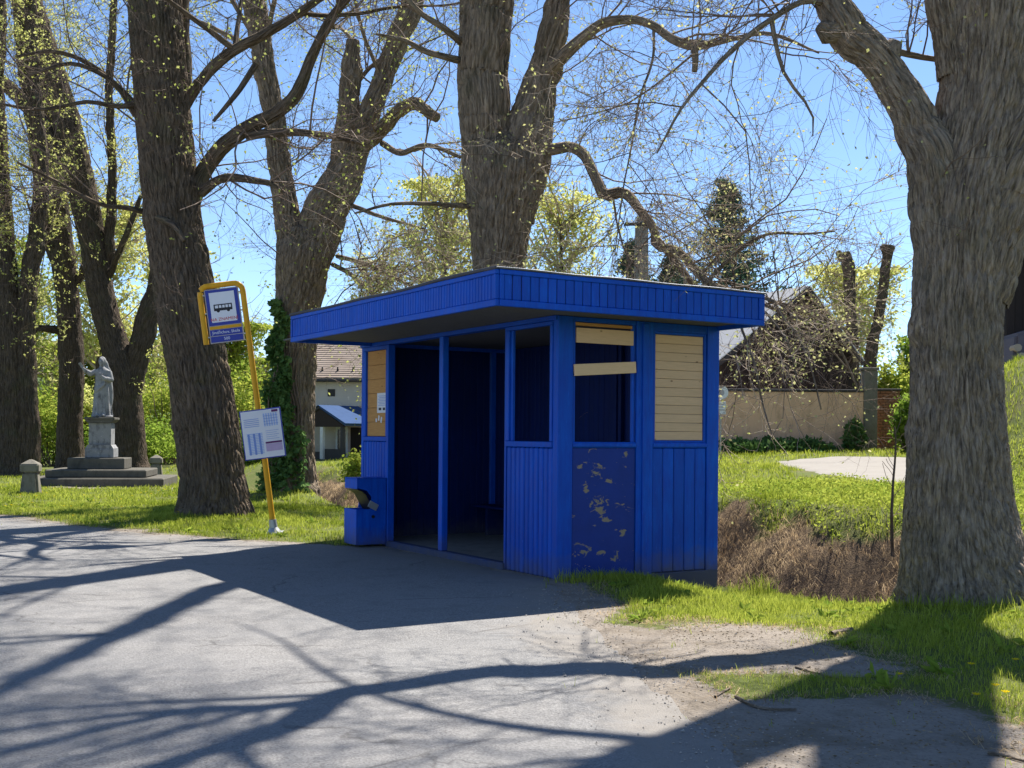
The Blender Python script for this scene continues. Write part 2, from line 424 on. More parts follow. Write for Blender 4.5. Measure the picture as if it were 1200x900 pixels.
# ------------------------------------------------------------------ terrain
def poly_sd(x, y, poly):
    x = np.asarray(x, float).ravel(); y = np.asarray(y, float).ravel()
    best = np.full(x.shape, 1e9); ins = np.zeros(x.shape, bool)
    n = len(poly)
    for i in range(n):
        ax, ay = poly[i]; bx, by = poly[(i + 1) % n]
        ex, ey = bx - ax, by - ay
        tt = np.clip(((x - ax) * ex + (y - ay) * ey) / (ex * ex + ey * ey), 0, 1)
        best = np.minimum(best, np.hypot(x - ax - tt * ex, y - ay - tt * ey))
        c = ((ay > y) != (by > y)) & (x < ex * (y - ay) / (ey if abs(ey) > 1e-9 else 1e-9) + ax)
        ins ^= c
    return np.where(ins, -best, best)
ROAD = [(-90, 52), (-40, 34), (-22, 27.2), (-14, 23.2), (-8.97, 20.2), (-6.7, 18.0), (-4.69, 16.5), (-3.15, 15.75), (-2.2, 15.2),
        (-1.62, 15.28), (.36, 12.0), (.47, 11.2), (.50, 10.4), (.58, 9.2), (.80, 8.2), (.86, 7.4), (.94, 6.33), (1.16, 5.2), (1.3, 4), (1.6, 2), (2, 0), (3, -8), (6, -30),
        (-60, -30), (-90, -10)]
def road_sd(x, y):
    sh_ = np.asarray(x).shape
    return poly_sd(x, y, ROAD).reshape(sh_)
def H(x, y):
    x = np.asarray(x, float); y = np.asarray(y, float)
    s, t_ = st(x, y)
    fade = 1 - sstep(17, 23, t_)
    wob = .22 * n2(t_, s * 0, .55, 3) + .05 * n2(t_, s, 2.1, 2)
    se = s + wob
    near = -.30 * sstep(.5, 2.3, s) * sstep(-4.2, -1.0, t_) * (1 - sstep(6, 10, t_)) - .04 * sstep(1.5, 3, s)
    bot = near + fade * (-1.0 - near)
    farz = (.5 + .03 * np.clip(s - 5, 0, 60) + .004 * np.clip(s - 65, 0, 500)) * (1 - sstep(31, 37, t_))
    z = near + (bot - near) * sstep(2.95, 3.75, se)
    z = z + (farz - z) * sstep(3.85, 6.0, se)
    z = z + 2.4 * sstep(0, 1.7, x - (.36 * y + .35)) * sstep(17, 24, y) * (1 - .6 * sstep(34, 44, y))
    bz = sstep(3.7, 4.3, se) * (1 - sstep(5.4, 6.3, se)) * fade
    z = z + bz * (.17 * n2(x, y, 1.9, 3, 21.0) + .05 * n2(x, y, 6, 2, 22.0))
    rough = np.clip(road_sd(x, y) / 1.2, 0, 1)
    z = z + rough * (.035 * n2(x, y, .9, 3) + .012 * n2(x, y, 5, 2))
    # roots lift the ground round the near trunks
    for (bx, by, rr, hh) in ((4.45, 10.95, .95, .16), (-5.2, 19.9, .95, .10), (-4.85, 26.0, 1.3, .28)):
        z = z + hh * np.exp(-((x - bx) ** 2 + (y - by) ** 2) / (rr * rr))
    return z
def dirt_mask(x, y):
    sd = road_sd(x, y)
    n = n2(x, y, 1.3, 3, 4.0); n_ = n2(x, y, 5, 2, 9.0)
    strip = 1 - sstep(.05, .55, sd + .5 * n)
    strip = np.where(y > 14, 1 - sstep(.0, .45, sd + .45 * n), strip)
    right = (1 - sstep(-.5, .5, x - (2.45 + .35 * np.clip(6.2 - y, 0, 5) + .45 * n))) * (1 - sstep(-.45, .45, y - (9.25 - .10 * x + .45 * n)))
    right = np.where((x > -.5) & (y < 10), right, 0)
    e = ((x - 1.52) / .72) ** 2 + ((y - 6.95) / .42) ** 2 + 1.1 * n
    right = right * sstep(.2, 1.6, e)
    e2 = ((x - .95) / .42) ** 2 + ((y - 9.3) / .5) ** 2 + 1.2 * n_
    right = right * (.45 + .55 * sstep(.5, 1.2, e2))
    s, t_ = st(x, y)
    inside = ((s > -.05) & (s < 2.3) & (t_ > -.02) & (t_ < 5)).astype(float)
    sl = ((x > -18) & (x < -8) & (y > 26)).astype(float) * np.exp(-((x + 10.9) / 3) ** 2 - ((y - 30.8) / .7) ** 2) * .9
    return np.clip(np.maximum.reduce([strip, right, inside, sl]), 0, 1)
def bank_mask(x, y):
    s, t_ = st(x, y)
    w = .4 * n2(x, y, .9, 3, 2.0)
    b = sstep(2.85, 3.2, s + w * .4) * (1 - sstep(4.9, 6.0, s + w * 2.4)) * (1 - sstep(18, 23, t_))
    return b
def lines(lo, hi, f0, f1, step, grow=1.35):
    a = list(np.arange(f0, f1 + 1e-6, step))
    st_ = step; v = f1
    while v < hi: st_ *= grow; v += st_; a.append(min(v, hi))
    st_ = step; v = f0; pre = []
    while v > lo: st_ *= grow; v -= st_; pre.append(max(v, lo))
    return np.array(pre[::-1] + a)
gx = lines(-700, 700, -15, 9.5, .11); gy = lines(-80, 900, 4.2, 33, .11)
X, Y = np.meshgrid(gx, gy)
Z = H(X, Y)
sd = road_sd(X, Y)
Z = Z - .035 * (1 - sstep(-.35, .06, sd))
nx, ny = len(gx), len(gy)
idx = np.arange(nx * ny).reshape(ny, nx)
Fc = np.stack([idx[:-1, :-1], idx[:-1, 1:], idx[1:, 1:], idx[1:, :-1]], -1).reshape(-1, 4)
me = fast_mesh('ground', np.c_[X.ravel(), Y.ravel(), Z.ravel()], Fc, True,
               {'dirt': dirt_mask(X, Y).ravel(), 'bank': bank_mask(X, Y).ravel()})
tag(link('ground', me, M['ground']), kind='structure')

def sheet(name, poly, xs, ys, mat, zf, over=.45, drop=.07, ez=.5):
    X, Y = np.meshgrid(xs, ys)
    sd = poly_sd(X, Y, poly).reshape(X.shape)
    sdn = sd + .34 * n2(X, Y, 1.7, 4, 3.0) + .10 * n2(X, Y, 6, 2, 5.0)
    Z = zf(X, Y) - drop * sstep(-.05, over, sdn)
    keep = sd < over + .25
    idx = np.arange(X.size).reshape(X.shape)
    q = np.stack([idx[:-1, :-1], idx[:-1, 1:], idx[1:, 1:], idx[1:, :-1]], -1).reshape(-1, 4)
    kq = keep.ravel()[q].all(1); q = q[kq]
    u, inv = np.unique(q.ravel(), return_inverse=True)
    V = np.c_[X.ravel(), Y.ravel(), Z.ravel()][u]
    edge = np.clip(1 + sdn.ravel()[u] / ez, 0, 1)
    me = fast_mesh(name, V, inv.reshape(-1, 4), True, {'edge': edge})
    return tag(link(name, me, mat), kind='structure')
sheet('road', ROAD, lines(-90, 6, -10, 2.2, .12), lines(-30, 52, 4, 21, .12), M['asphalt'],
      lambda x, y: .006 * n2(x, y, .6, 2), .35, .075, 1.0)
PATH = [(7.2, 31.2), (6.9, 27), (6.75, 23.5), (7.3, 20.9), (7.75, 20.8), (8.7, 23.6), (10.0, 27.4), (11.2, 31), (11, 33), (9.4, 33.6)]
sheet('path', PATH, np.arange(5.5, 16, .25), np.arange(14.5, 35.5, .25), M['gravel'],
      lambda x, y: H(x, y) + .03, .4, .12)

# hills far away on the left and behind
a = np.linspace(R(-75), R(75), 160); rr = np.array([260, 300, 360, 430])
V = []
for k, r_ in enumerate(rr):
    hgt = (0, 9, 15, -6)[k] * (1 + .5 * n2(a * 6, a * 0 + k, 1.0, 3)) * (1.15 - .55 * sstep(-.5, .4, a))
    V.append(np.c_[np.sin(a) * r_, np.cos(a) * r_, hgt + (0, 0, 0, 0)[k]])
V = np.concatenate(V); idx = np.arange(len(V)).reshape(4, -1)
Fc = np.stack([idx[:-1, :-1], idx[:-1, 1:], idx[1:, 1:], idx[1:, :-1]], -1).reshape(-1, 4)
tag(link('hills', fast_mesh('hills', V, Fc), M['hills']), kind='structure')

# ------------------------------------------------------------------ leaves, tubes, trees
def leaf_arrays(P, size, rng, flat=0.0, asp=.62, droop=0.0):
    n = len(P)
    u = rng.normal(size=(n, 3)); u[:, 2] *= (1 - flat); u[:, 2] -= droop
    u /= np.linalg.norm(u, axis=1)[:, None] + 1e-9
    r_ = rng.normal(size=(n, 3)); r_[:, 2] *= (1 - flat * .5)
    v = np.cross(u, r_); v /= np.linalg.norm(v, axis=1)[:, None] + 1e-9
    sz = (np.asarray(size) * rng.uniform(.55, 1.3, n))[:, None]
    w = np.cross(u, v)
    a = P; b = P + u * sz * .45 + v * sz * asp * .5 + w * sz * .08; c = P + u * sz; d = P + u * sz * .45 - v * sz * asp * .5 + w * sz * .08
    V = np.stack([a, b, c, d], 1).reshape(-1, 3)
    Fc = np.arange(4 * n).reshape(n, 4)
    return V, Fc
def leaves(name, P, size, mat, parent, rng, tint=None, flat=0., droop=0., smooth=False, asp=.62):
    V, Fc = leaf_arrays(np.asarray(P, float), size, rng, flat, asp, droop)
    tt = rng.uniform(0, 1, len(P)) if tint is None else np.clip(tint + rng.normal(0, .18, len(P)), 0, 1)
    return link(name, fast_mesh(name, V, Fc, smooth, {'tint': np.repeat(tt, 4)}), mat, parent)

def batch_tubes(P, Rd, sides=3):
    """P (M,K,3), Rd (M,K)"""
    Mn, K, _ = P.shape
    T = np.gradient(P, axis=1); T /= np.linalg.norm(T, axis=2, keepdims=True) + 1e-9
    ref = np.where(np.abs(T[..., 2:3]) > .85, np.array([1., 0, 0]), np.array([0, 0, 1.]))
    A = np.cross(T, ref); A /= np.linalg.norm(A, axis=2, keepdims=True) + 1e-9
    B = np.cross(T, A)
    th = np.arange(sides) * 2 * PI / sides
    V = P[:, :, None, :] + Rd[:, :, None, None] * (A[:, :, None, :] * np.cos(th)[None, None, :, None] + B[:, :, None, :] * np.sin(th)[None, None, :, None])
    idx = np.arange(Mn * K * sides).reshape(Mn, K, sides)
    n1 = np.roll(idx, -1, axis=2)
    Fc = np.stack([idx[:, :-1], n1[:, :-1], n1[:, 1:], idx[:, 1:]], -1).reshape(-1, 4)
    return V.reshape(-1, 3), Fc

def smooth_path(nodes, step):
    N = np.array(nodes, float)
    d = np.r_[0, np.cumsum(np.linalg.norm(np.diff(N[:, :3], axis=0), axis=1))]
    n = max(4, int(d[-1] / step))
    q = np.linspace(0, d[-1], n)
    ext = np.vstack([2 * N[0] - N[1], N, 2 * N[-1] - N[-2]])
    de = np.r_[-(d[1]), d, 2 * d[-1] - d[-2]]
    i = np.clip(np.searchsorted(d, q, side='right') - 1, 0, len(d) - 2)
    tt = ((q - d[i]) / (d[i + 1] - d[i]))[:, None]
    p0, p1, p2, p3 = ext[i], ext[i + 1], ext[i + 2], ext[i + 3]
    t0, t1, t2, t3 = de[i][:, None], de[i + 1][:, None], de[i + 2][:, None], de[i + 3][:, None]
    m1 = (p2 - p0) / (t2 - t0) * (t2 - t1); m2 = (p3 - p1) / (t3 - t1) * (t2 - t1)
    h = lambda a, b, c, e: a * p1 + b * m1 + c * p2 + e * m2
    O = h(2 * tt**3 - 3 * tt**2 + 1, tt**3 - 2 * tt**2 + tt, -2 * tt**3 + 3 * tt**2, tt**3 - tt**2)
    O[:, 3] = np.maximum(O[:, 3], .004)
    return O, q

def cells(u, v, wrap, seed):
    iu = np.floor(u).astype(np.int64); iv = np.floor(v).astype(np.int64)
    f1 = np.full(u.shape, 9.0); f2 = np.full(u.shape, 9.0)
    for a in (-1, 0, 1):
        for b in (-1, 0, 1):
            cu, cv = iu + a, iv + b
            hu = cu % wrap; z_ = np.full_like(cu, seed)
            d = np.hypot(cu + .5 + .8 * (_hash(hu, cv, z_) - .5) - u, cv + .5 + .8 * (_hash(hu, cv, z_ + 7) - .5) - v)
            f2 = np.where(d < f1, f1, np.minimum(f2, d)); f1 = np.minimum(f1, d)
    return f1, f2

def limb_arrays(nodes, nseg, step, amp, seed, root=None, lump=.06, ridge=.085):
    O, L = smooth_path(nodes, step)
    P, r = O[:, :3], O[:, 3]
    if root is None and len(P) > 6:
        kz = np.c_[L * 1.9, np.full(len(L), seed * 3.3), np.zeros(len(L))]
        kw = np.stack([fbm(kz + 31 * j, 3) for j in range(3)], 1) * (np.clip(r * .55, .012, .07))[:, None] * np.clip(L / .5, 0, 1)[:, None]
        P = P + kw; O[:, :3] = P
    T = np.gradient(P, axis=0); T /= np.linalg.norm(T, axis=1)[:, None]
    A = np.zeros_like(P); a = np.array([1., 0, 0])
    for i in range(len(P)):
        a = a - T[i] * a.dot(T[i]); a /= np.linalg.norm(a); A[i] = a
    B = np.cross(T, A)
    th = np.arange(nseg) * 2 * PI / nseg
    c, s_ = np.cos(th), np.sin(th)
    k = len(P)
    rm = r[:, None] * np.ones(nseg)[None]
    if root is not None:
        zg, fl = root
        hgt = np.clip(P[:, 2] - zg, 0, 9)
        lob = 1 + .55 * (np.cos(5 * th + seed)[None] * .6 + np.cos(3 * th + 2 * seed)[None] * .4)
        rm = rm * (1 + fl * np.exp(-hgt / .33)[:, None] * lob + fl * .35 * np.exp(-hgt / 1.1)[:, None])
    q = np.stack([c[None] * rm, s_[None] * rm, np.repeat(L[:, None], nseg, 1)], -1).reshape(-1, 3)
    lmp = fbm(q * np.array([1.7, 1.7, .9]) + seed * 7.1, 3).reshape(k, nseg)
    rad = rm * (1 + lump * 2 * lmp)
    if r.max() > .2:
        br = random.Random(int(seed * 77))
        for _ in range(int(3 + L[-1] * .8)):
            bt, bl, bs, ba = br.uniform(0, 2 * PI), br.uniform(.8, L[-1]), br.uniform(.07, .17), br.uniform(.03, .085)
            dth = (th - bt + PI) % (2 * PI) - PI
            d2 = (dth[None] * r[:, None]) ** 2 + ((L - bl)[:, None] * .8) ** 2
            g_ = np.exp(-d2 / (bs * bs)); rad = rad + ba * g_ - ba * 1.1 * np.exp(-d2 / (bs * bs * .16))
    if amp > 0:
        R0 = max(.05, float(np.median(r)))
        nr = max(6, int(round(2 * PI * R0 / ridge)))
        w1 = fbm(q * np.array([2.2, 2.2, 1.3]) + seed, 3).reshape(k, nseg)
        w2 = fbm(q * np.array([8, 8, 3.5]) + seed * 3, 2).reshape(k, nseg)
        uu = nr * th[None] / (2 * PI) + 2.2 * w1 + .75 * w2
        vv = L[:, None] / (ridge * 6.5) + 0 * th[None] + .5 * w2
        f1, f2 = cells(uu, vv, nr, int(seed * 10))
        rdg = sstep(0, .42, f2 - f1)
        uu2 = uu * 2.3 + 1.7 * w2; f1, f2 = cells(uu2, vv * 2.1, 100000, int(seed * 10) + 3)
        fine = sstep(0, .4, f2 - f1)
        brk = fbm(q * np.array([13, 13, 5]) + 5, 2).reshape(k, nseg)
        fac = np.clip(r / .2, 0.15, 1)[:, None]
        rad = rad + amp * fac * (rdg - .75 + .28 * fine + .45 * brk)
    V = P[:, None] + rad[..., None] * (A[:, None] * c[None, :, None] + B[:, None] * s_[None, :, None])
    c_ = P[-1][None]; lr = V[-1] - c_; tv = (T[-1] * r[-1])[None]                # close the tip with two shrinking rings
    V = np.concatenate([V, (c_ + lr * .66 + tv * .16)[None], (c_ + lr * .03 + tv * .24)[None]], 0); k += 2
    idx = np.arange(k * nseg).reshape(k, nseg); nn = np.roll(idx, -1, 1)
    Fc = np.stack([idx[:-1], nn[:-1], nn[1:], idx[1:]], -1).reshape(-1, 4)
    V = V.reshape(-1, 3)
    cap = np.zeros((0, 4), int)
    q3 = q.reshape(-1, nseg, 3)
    bark = np.concatenate([q3, q3[-1:] * np.array([.66, .66, 1]), q3[-1:] * np.array([.05, .05, 1])], 0).reshape(-1, 3)
    return V, Fc, bark, O, cap

def unit(v): return v / (np.linalg.norm(v, axis=-1, keepdims=True) + 1e-9)
def grow(P0, D0, Ln, K, rng, wig=.25, up=0.0):
    n = len(P0); P = np.zeros((n, K, 3)); P[:, 0] = P0; D = unit(D0)
    st_ = (Ln / (K - 1))[:, None]
    upv = up if np.ndim(up) else np.full(n, up)
    for k in range(1, K):
        D = unit(D + rng.normal(0, wig, (n, 3)) + np.c_[np.zeros(n), np.zeros(n), upv])
        P[:, k] = P[:, k - 1] + D * st_
    return P
def sprout(Pp, Rp, n, rng, lo, hi, ang=(35, 70), f=(.15, .98)):
    """points on parent tubes (M,K,3) and directions for children"""
    Mn, K, _ = Pp.shape
    m = rng.integers(0, Mn, n); u = rng.uniform(f[0], f[1], n) * (K - 1)
    i = np.minimum(u.astype(int), K - 2); fr = (u - i)[:, None]
    A, B = Pp[m, i], Pp[m, i + 1]
    T = unit(B - A); P0 = A + (B - A) * fr
    r0 = Rp[m, i] * (1 - fr[:, 0]) + Rp[m, i + 1] * fr[:, 0]
    rv = unit(rng.normal(size=(n, 3))); side = unit(np.cross(T, rv))
    a = np.radians(rng.uniform(ang[0], ang[1], n))[:, None]
    D = T * np.cos(a) + side * np.sin(a)
    L = rng.uniform(lo, hi, n)
    sprout.rows = m
    return P0, D, L, r0

def make_tree(label, limbs, barkmat, zg, seed, amp=.02, nseg=64, step=.06, root=.35, ridge=.085, n1=60, n2=8, n3=5, zmin=3.0,
              leaf_mat='leaf', leaf_n=1.0, leaf_size=.045, wsprout=None, epi=60, crown=8, crown_z=6, droop=(), twig='twig', extra_leaf=0,
              l1=(1.2, 3.6), cat='tree', group=None, name='linden_tree', upb=.05, stems=None):
    rng = np.random.default_rng(seed)
    b0 = limbs[0][0]
    root_e = empty(name, (b0[0], b0[1], zg), 0, label, cat, group)
    off = np.array([b0[0], b0[1], zg])
    Vs, Fs, Bs, n0, paths = [], [], [], 0, []
    limbs = list(limbs)
    # further crown limbs, most of them above the picture
    main = limbs[0]
    tops = [q for l in limbs for q in l if q[2] > crown_z and q[3] > .07]
    for i in range(crown):
        q = tops[rng.integers(len(tops))]
        az = rng.uniform(0, 2 * PI); el = R(rng.uniform(15, 60)); L = rng.uniform(2.5, 5.5)
        d = np.array([math.cos(az) * math.cos(el), math.sin(az) * math.cos(el), math.sin(el)])
        r0 = min(q[3] * .6, rng.uniform(.03, .075)); pts = [(q[0], q[1], q[2], r0)]
        pos = np.array(q[:3]); 
        for k in range(1, 6):
            d = d + rng.normal(0, .13, 3); d /= np.linalg.norm(d); pos = pos + d * L / 5
            pts.append((*pos, r0 * (1 - k / 5.6)))
        limbs.append(pts)
    for i, nodes in enumerate(limbs):
        rmax = max(q[3] for q in nodes)
        big = rmax > .16
        ns = nseg if i == 0 or rmax > .3 else (max(12, int(nseg * .5)) if big else 10)
        stp = step if big else .14
        V, Fc, bk, O, cap = limb_arrays(nodes, ns, stp, amp if big else amp * .25, seed + i * 1.37,
                                        (zg, root) if i == 0 else None, .05 if big else .09, ridge)
        Vs.append(V); Fs += [Fc + n0, cap + n0]; Bs.append(bk + i * 5.0); n0 += len(V)
        paths.append(O)
    Fall = np.vstack(Fs)
    tri = Fall[:, 2] == Fall[:, 3]
    me = fast_mesh('trunk', np.vstack(Vs) - off, Fall[~tri], True, {'bark': np.vstack(Bs)})
    link('trunk', me, M[barkmat], root_e)
    # twigs: level 1 from limbs, then two finer levels
    K0 = 12
    PP, RR, W = [], [], []
    for i, O in enumerate(paths):
        sel = O[O[:, 2] > zmin]
        if len(sel) < 4: continue
        j = np.linspace(0, len(sel) - 1, K0).astype(int)
        PP.append(sel[j, :3]); RR.append(sel[j, 3])
        Ln = np.linalg.norm(np.diff(sel[:, :3], axis=0), axis=1).sum()
        W.append(Ln * (1.0 if sel[:, 3].mean() < .18 else .45) * (3.6 if i in droop else 1))
    PP, RR, W = np.array(PP), np.array(RR), np.array(W)
    m = rng.choice(len(PP), n1, p=W / W.sum())
    P1s, D1, L1, r1 = sprout(PP[m], RR[m], n1, rng, *l1)
    dr = np.isin(m[sprout.rows], [k for k in droop])
    # sprout() picks its own rows: pass the weighting through m
    up1 = np.where(dr, -.10, upb)
    P1 = grow(P1s, D1 + np.array([0, 0, .15]), L1, 8, rng, .2, up1)
    rad1 = np.minimum(np.maximum(r1 * .35, .008), .0065 + .0042 * L1)
    R1 = rad1[:, None] * np.linspace(1, .32, 8)[None]
    # long limb tips act as parents too
    c2 = n1 * n2
    Ps, D, L, r = sprout(P1, R1, c2, rng, .35, 1.3)
    P2 = grow(Ps, D, L, 6, rng, .22, -.02)
    R2 = np.clip(r * .55, .0035, .009)[:, None] * np.linspace(1, .4, 6)[None]
    c3 = c2 * n3
    Ps, D, L, r = sprout(P2, R2, c3, rng, .12, .55)
    P3 = grow(Ps, D, L, 4, rng, .25, .0)
    R3 = np.clip(r * .6, .002, .0042)[:, None] * np.linspace(1, .5, 4)[None]
    if dr.any():                                                       # the low hanging sprays: paler twigs, sunlight put into their colour
        d1 = np.where(dr)[0]; Pd, Rd = P1[d1], R1[d1]
        k2 = len(d1) * 11
        Ps, D, L, r = sprout(Pd, Rd, k2, rng, .3, 1.1); Pe2 = grow(Ps, D, L, 6, rng, .22, -.05); Re2 = np.full(k2, .0065)[:, None] * np.linspace(1, .4, 6)[None]
        Ps, D, L, r = sprout(Pe2, Re2, k2 * 5, rng, .1, .45); Pe3 = grow(Ps, D, L, 4, rng, .25, .0); Re3 = np.full(k2 * 5, .0042)[:, None] * np.linspace(1, .5, 4)[None]
        A1, B1 = batch_tubes(Pd, Rd, 5); A2, B2 = batch_tubes(Pe2, Re2, 3); A3, B3 = batch_tubes(Pe3, Re3, 3)
        link('hanging_twigs', fast_mesh('hanging_twigs', np.vstack([A1, A2, A3]) - off, np.vstack([B1, B2 + len(A1), B3 + len(A1) + len(A2)]), True), M['twig_pale'], root_e)
        q = np.vstack([Pe3[:, -1], Pe3[:, 2], Pe2[:, -1]]); q = q[rng.uniform(size=len(q)) < .55]
        leaves('hanging_leaves', q - off, leaf_size, M[leaf_mat], root_e, rng, flat=.15, droop=.25, asp=.7)
    Va, Fa = batch_tubes(P1, R1, 5); Vb, Fb = batch_tubes(P2, R2, 3); Vc, Fc3 = batch_tubes(P3, R3, 3)
    Vt = [Va, Vb, Vc]; Ft = [Fa, Fb + len(Va), Fc3 + len(Va) + len(Vb)]
    LP = [P3[:, -1], P3[:, 2], P2[:, -1]]
    n0 = len(Va) + len(Vb) + len(Vc)
    # short shoots straight from the trunk bark
    if epi:
        cand = np.vstack([O for O in paths if O[:, 3].max() > .16])
        cand = cand[cand[:, 2] > zmin * .75]
        q = cand[rng.integers(0, len(cand), epi)]
        az = rng.uniform(0, 2 * PI, epi); D = np.c_[np.cos(az), np.sin(az), rng.uniform(-.2, .8, epi)]
        Pe = grow(q[:, :3] + unit(D) * q[:, 3:4] * .8, D, rng.uniform(.3, 1.3, epi), 6, rng, .25, .06)
        Re = np.full(epi, .008)[:, None] * np.linspace(1, .35, 6)[None]
        Vd, Fd = batch_tubes(Pe, Re, 3); Vt.append(Vd); Ft.append(Fd + n0); n0 += len(Vd)
        Ps, D, L, r = sprout(Pe, Re, epi * 6, rng, .1, .5)
        Pf = grow(Ps, D, L, 4, rng, .25, .02); Rf = np.full(len(Pf), .0035)[:, None] * np.linspace(1, .5, 4)[None]
        Vd, Fd = batch_tubes(Pf, Rf, 3); Vt.append(Vd); Ft.append(Fd + n0); n0 += len(Vd)
        LP += [Pf[:, -1], Pf[:, 2], Pf[:, 3]]
    link('branches', fast_mesh('branches', np.vstack(Vt) - off, np.vstack(Ft), True), M[twig], root_e)
    LP = np.vstack(LP)
    k = rng.uniform(size=len(LP)) < np.clip(leaf_n * .55, 0, 1) * (.35 + 1.2 * (vnoise(LP * .55 + seed) > -.1))
    LP = LP[k]
    for e in range(extra_leaf):
        LP = np.vstack([LP, LP[rng.integers(0, len(LP), len(LP))] + rng.normal(0, .035, (len(LP), 3))])
    leaves('leaves', LP - off, leaf_size, M[leaf_mat], root_e, rng, flat=.15, droop=.25, asp=.7)
    return root_e

# right-hand linden, close to the camera
Y5 = 10.9
T5 = [
 [p(1140, 760, Y5, 66), p(1136, 700, Y5, 64), p(1128, 640, Y5, 61), p(1123, 560, Y5, 55), p(1122, 450, Y5, 51), p(1123, 340, Y5, 51), p(1128, 250, Y5, 52), p(1141, 180, Y5, 50),
  p(1155, 100, Y5, 49), p(1160, 0, Y5, 55), p(1172, -110, Y5, 52), (4.8, 11.0, 8.6, .42), (5.0, 11.2, 11.5, .22), (4.9, 11.5, 15, .08)],
 [p(1116, 330, Y5 - .02, 34), p(1108, 250, Y5 - .03, 35), p(1095, 190, Y5 - .03, 31), p(1073, 140, Y5 - .02, 24.5), p(1047, 93, Y5, 21.5), p(1022, 60, Y5, 21), p(996, 36, Y5 + .02, 22.5), p(975, 6, Y5 + .03, 19), p(960, -28, Y5 + .05, 19),
  sh(700, 784, 6.15, .17), sh(580, 787, 7.0, .15), sh(467, 803, 7.8, .13), sh(400, 813, 8.3, .12), sh(347, 843, 8.6, .105), sh(267, 873, 9.0, .09), sh(193, 900, 9.5, .07), sh(60, 960, 10.5, .03)],
 [sh(430, 808, 8.1, .10), sh(370, 821, 8.45, .085), sh(310, 829, 8.8, .075), sh(253, 831, 9.2, .065), sh(167, 843, 9.6, .055), sh(67, 867, 10.0, .05), sh(-40, 896, 10.6, .03)],
 [sh(400, 815, 8.3, .07), sh(330, 826, 8.7, .06), sh(233, 831, 9.4, .05), sh(110, 842, 10.2, .045), sh(-20, 860, 11.0, .03)],
 [p(1140, 350, Y5, 42), p(1166, 250, Y5 - .03, 44), p(1200, 165, Y5 - .1, 42), p(1252, 60, Y5 - .2, 38), p(1330, -60, Y5 - .4, 30), (6.9, 10.2, 8.0, .18), (8.0, 9.8, 10.5, .07)],
 [p(1030, 84, Y5, 14), p(1042, 66, Y5 - .03, 14), p(1049, 49, Y5 - .05, 9)],
 [p(1125, 90, Y5, 26), p(1118, 20, Y5, 26), sh(1000, 800, 6.2, .27), sh(930, 838, 7.3, .33), sh(840, 873, 8.4, .30), sh(730, 902, 9.6, .24), sh(560, 945, 11.5, .10)],
 [p(990, 30, Y5, 16), p(968, 38, Y5 - .05, 14), p(961, 30, Y5 - .08, 8)],
 [p(968, 2, Y5, 7), p(945, 0, 10.8, 4), p(902, 23, 10.6, 3.4), p(863, 53, 10.4, 3), p(830, 88, 10.3, 2.4), p(796, 130, 10.2, 1.6), p(770, 180, 10.2, 1)],
 [p(904, 22, 10.6, 3), p(910, 55, 10.6, 2.6), p(921, 88, 10.6, 2.2), p(951, 133, 10.7, 1.4), p(952, 160, 10.7, .8)],
 [p(1050, 60, 11.2, 4), p(1075, 66, 11.3, 3.4), p(1100, 70, 11.3, 3)],
]
make_tree('nearest thick linden trunk at the right edge, furrowed grey brown bark, standing in lit grass', T5, 'bark_near', float(H(4.4, 10.9)), 5, amp=.024, nseg=380, step=.028,
          root=.23, ridge=.045, n1=140, n2=9, n3=6, zmin=4.2, leaf_n=.4, leaf_size=.035, leaf_mat='leaf_pale', epi=14, crown=9, crown_z=8, l1=(.9, 2.4), upb=-.03)

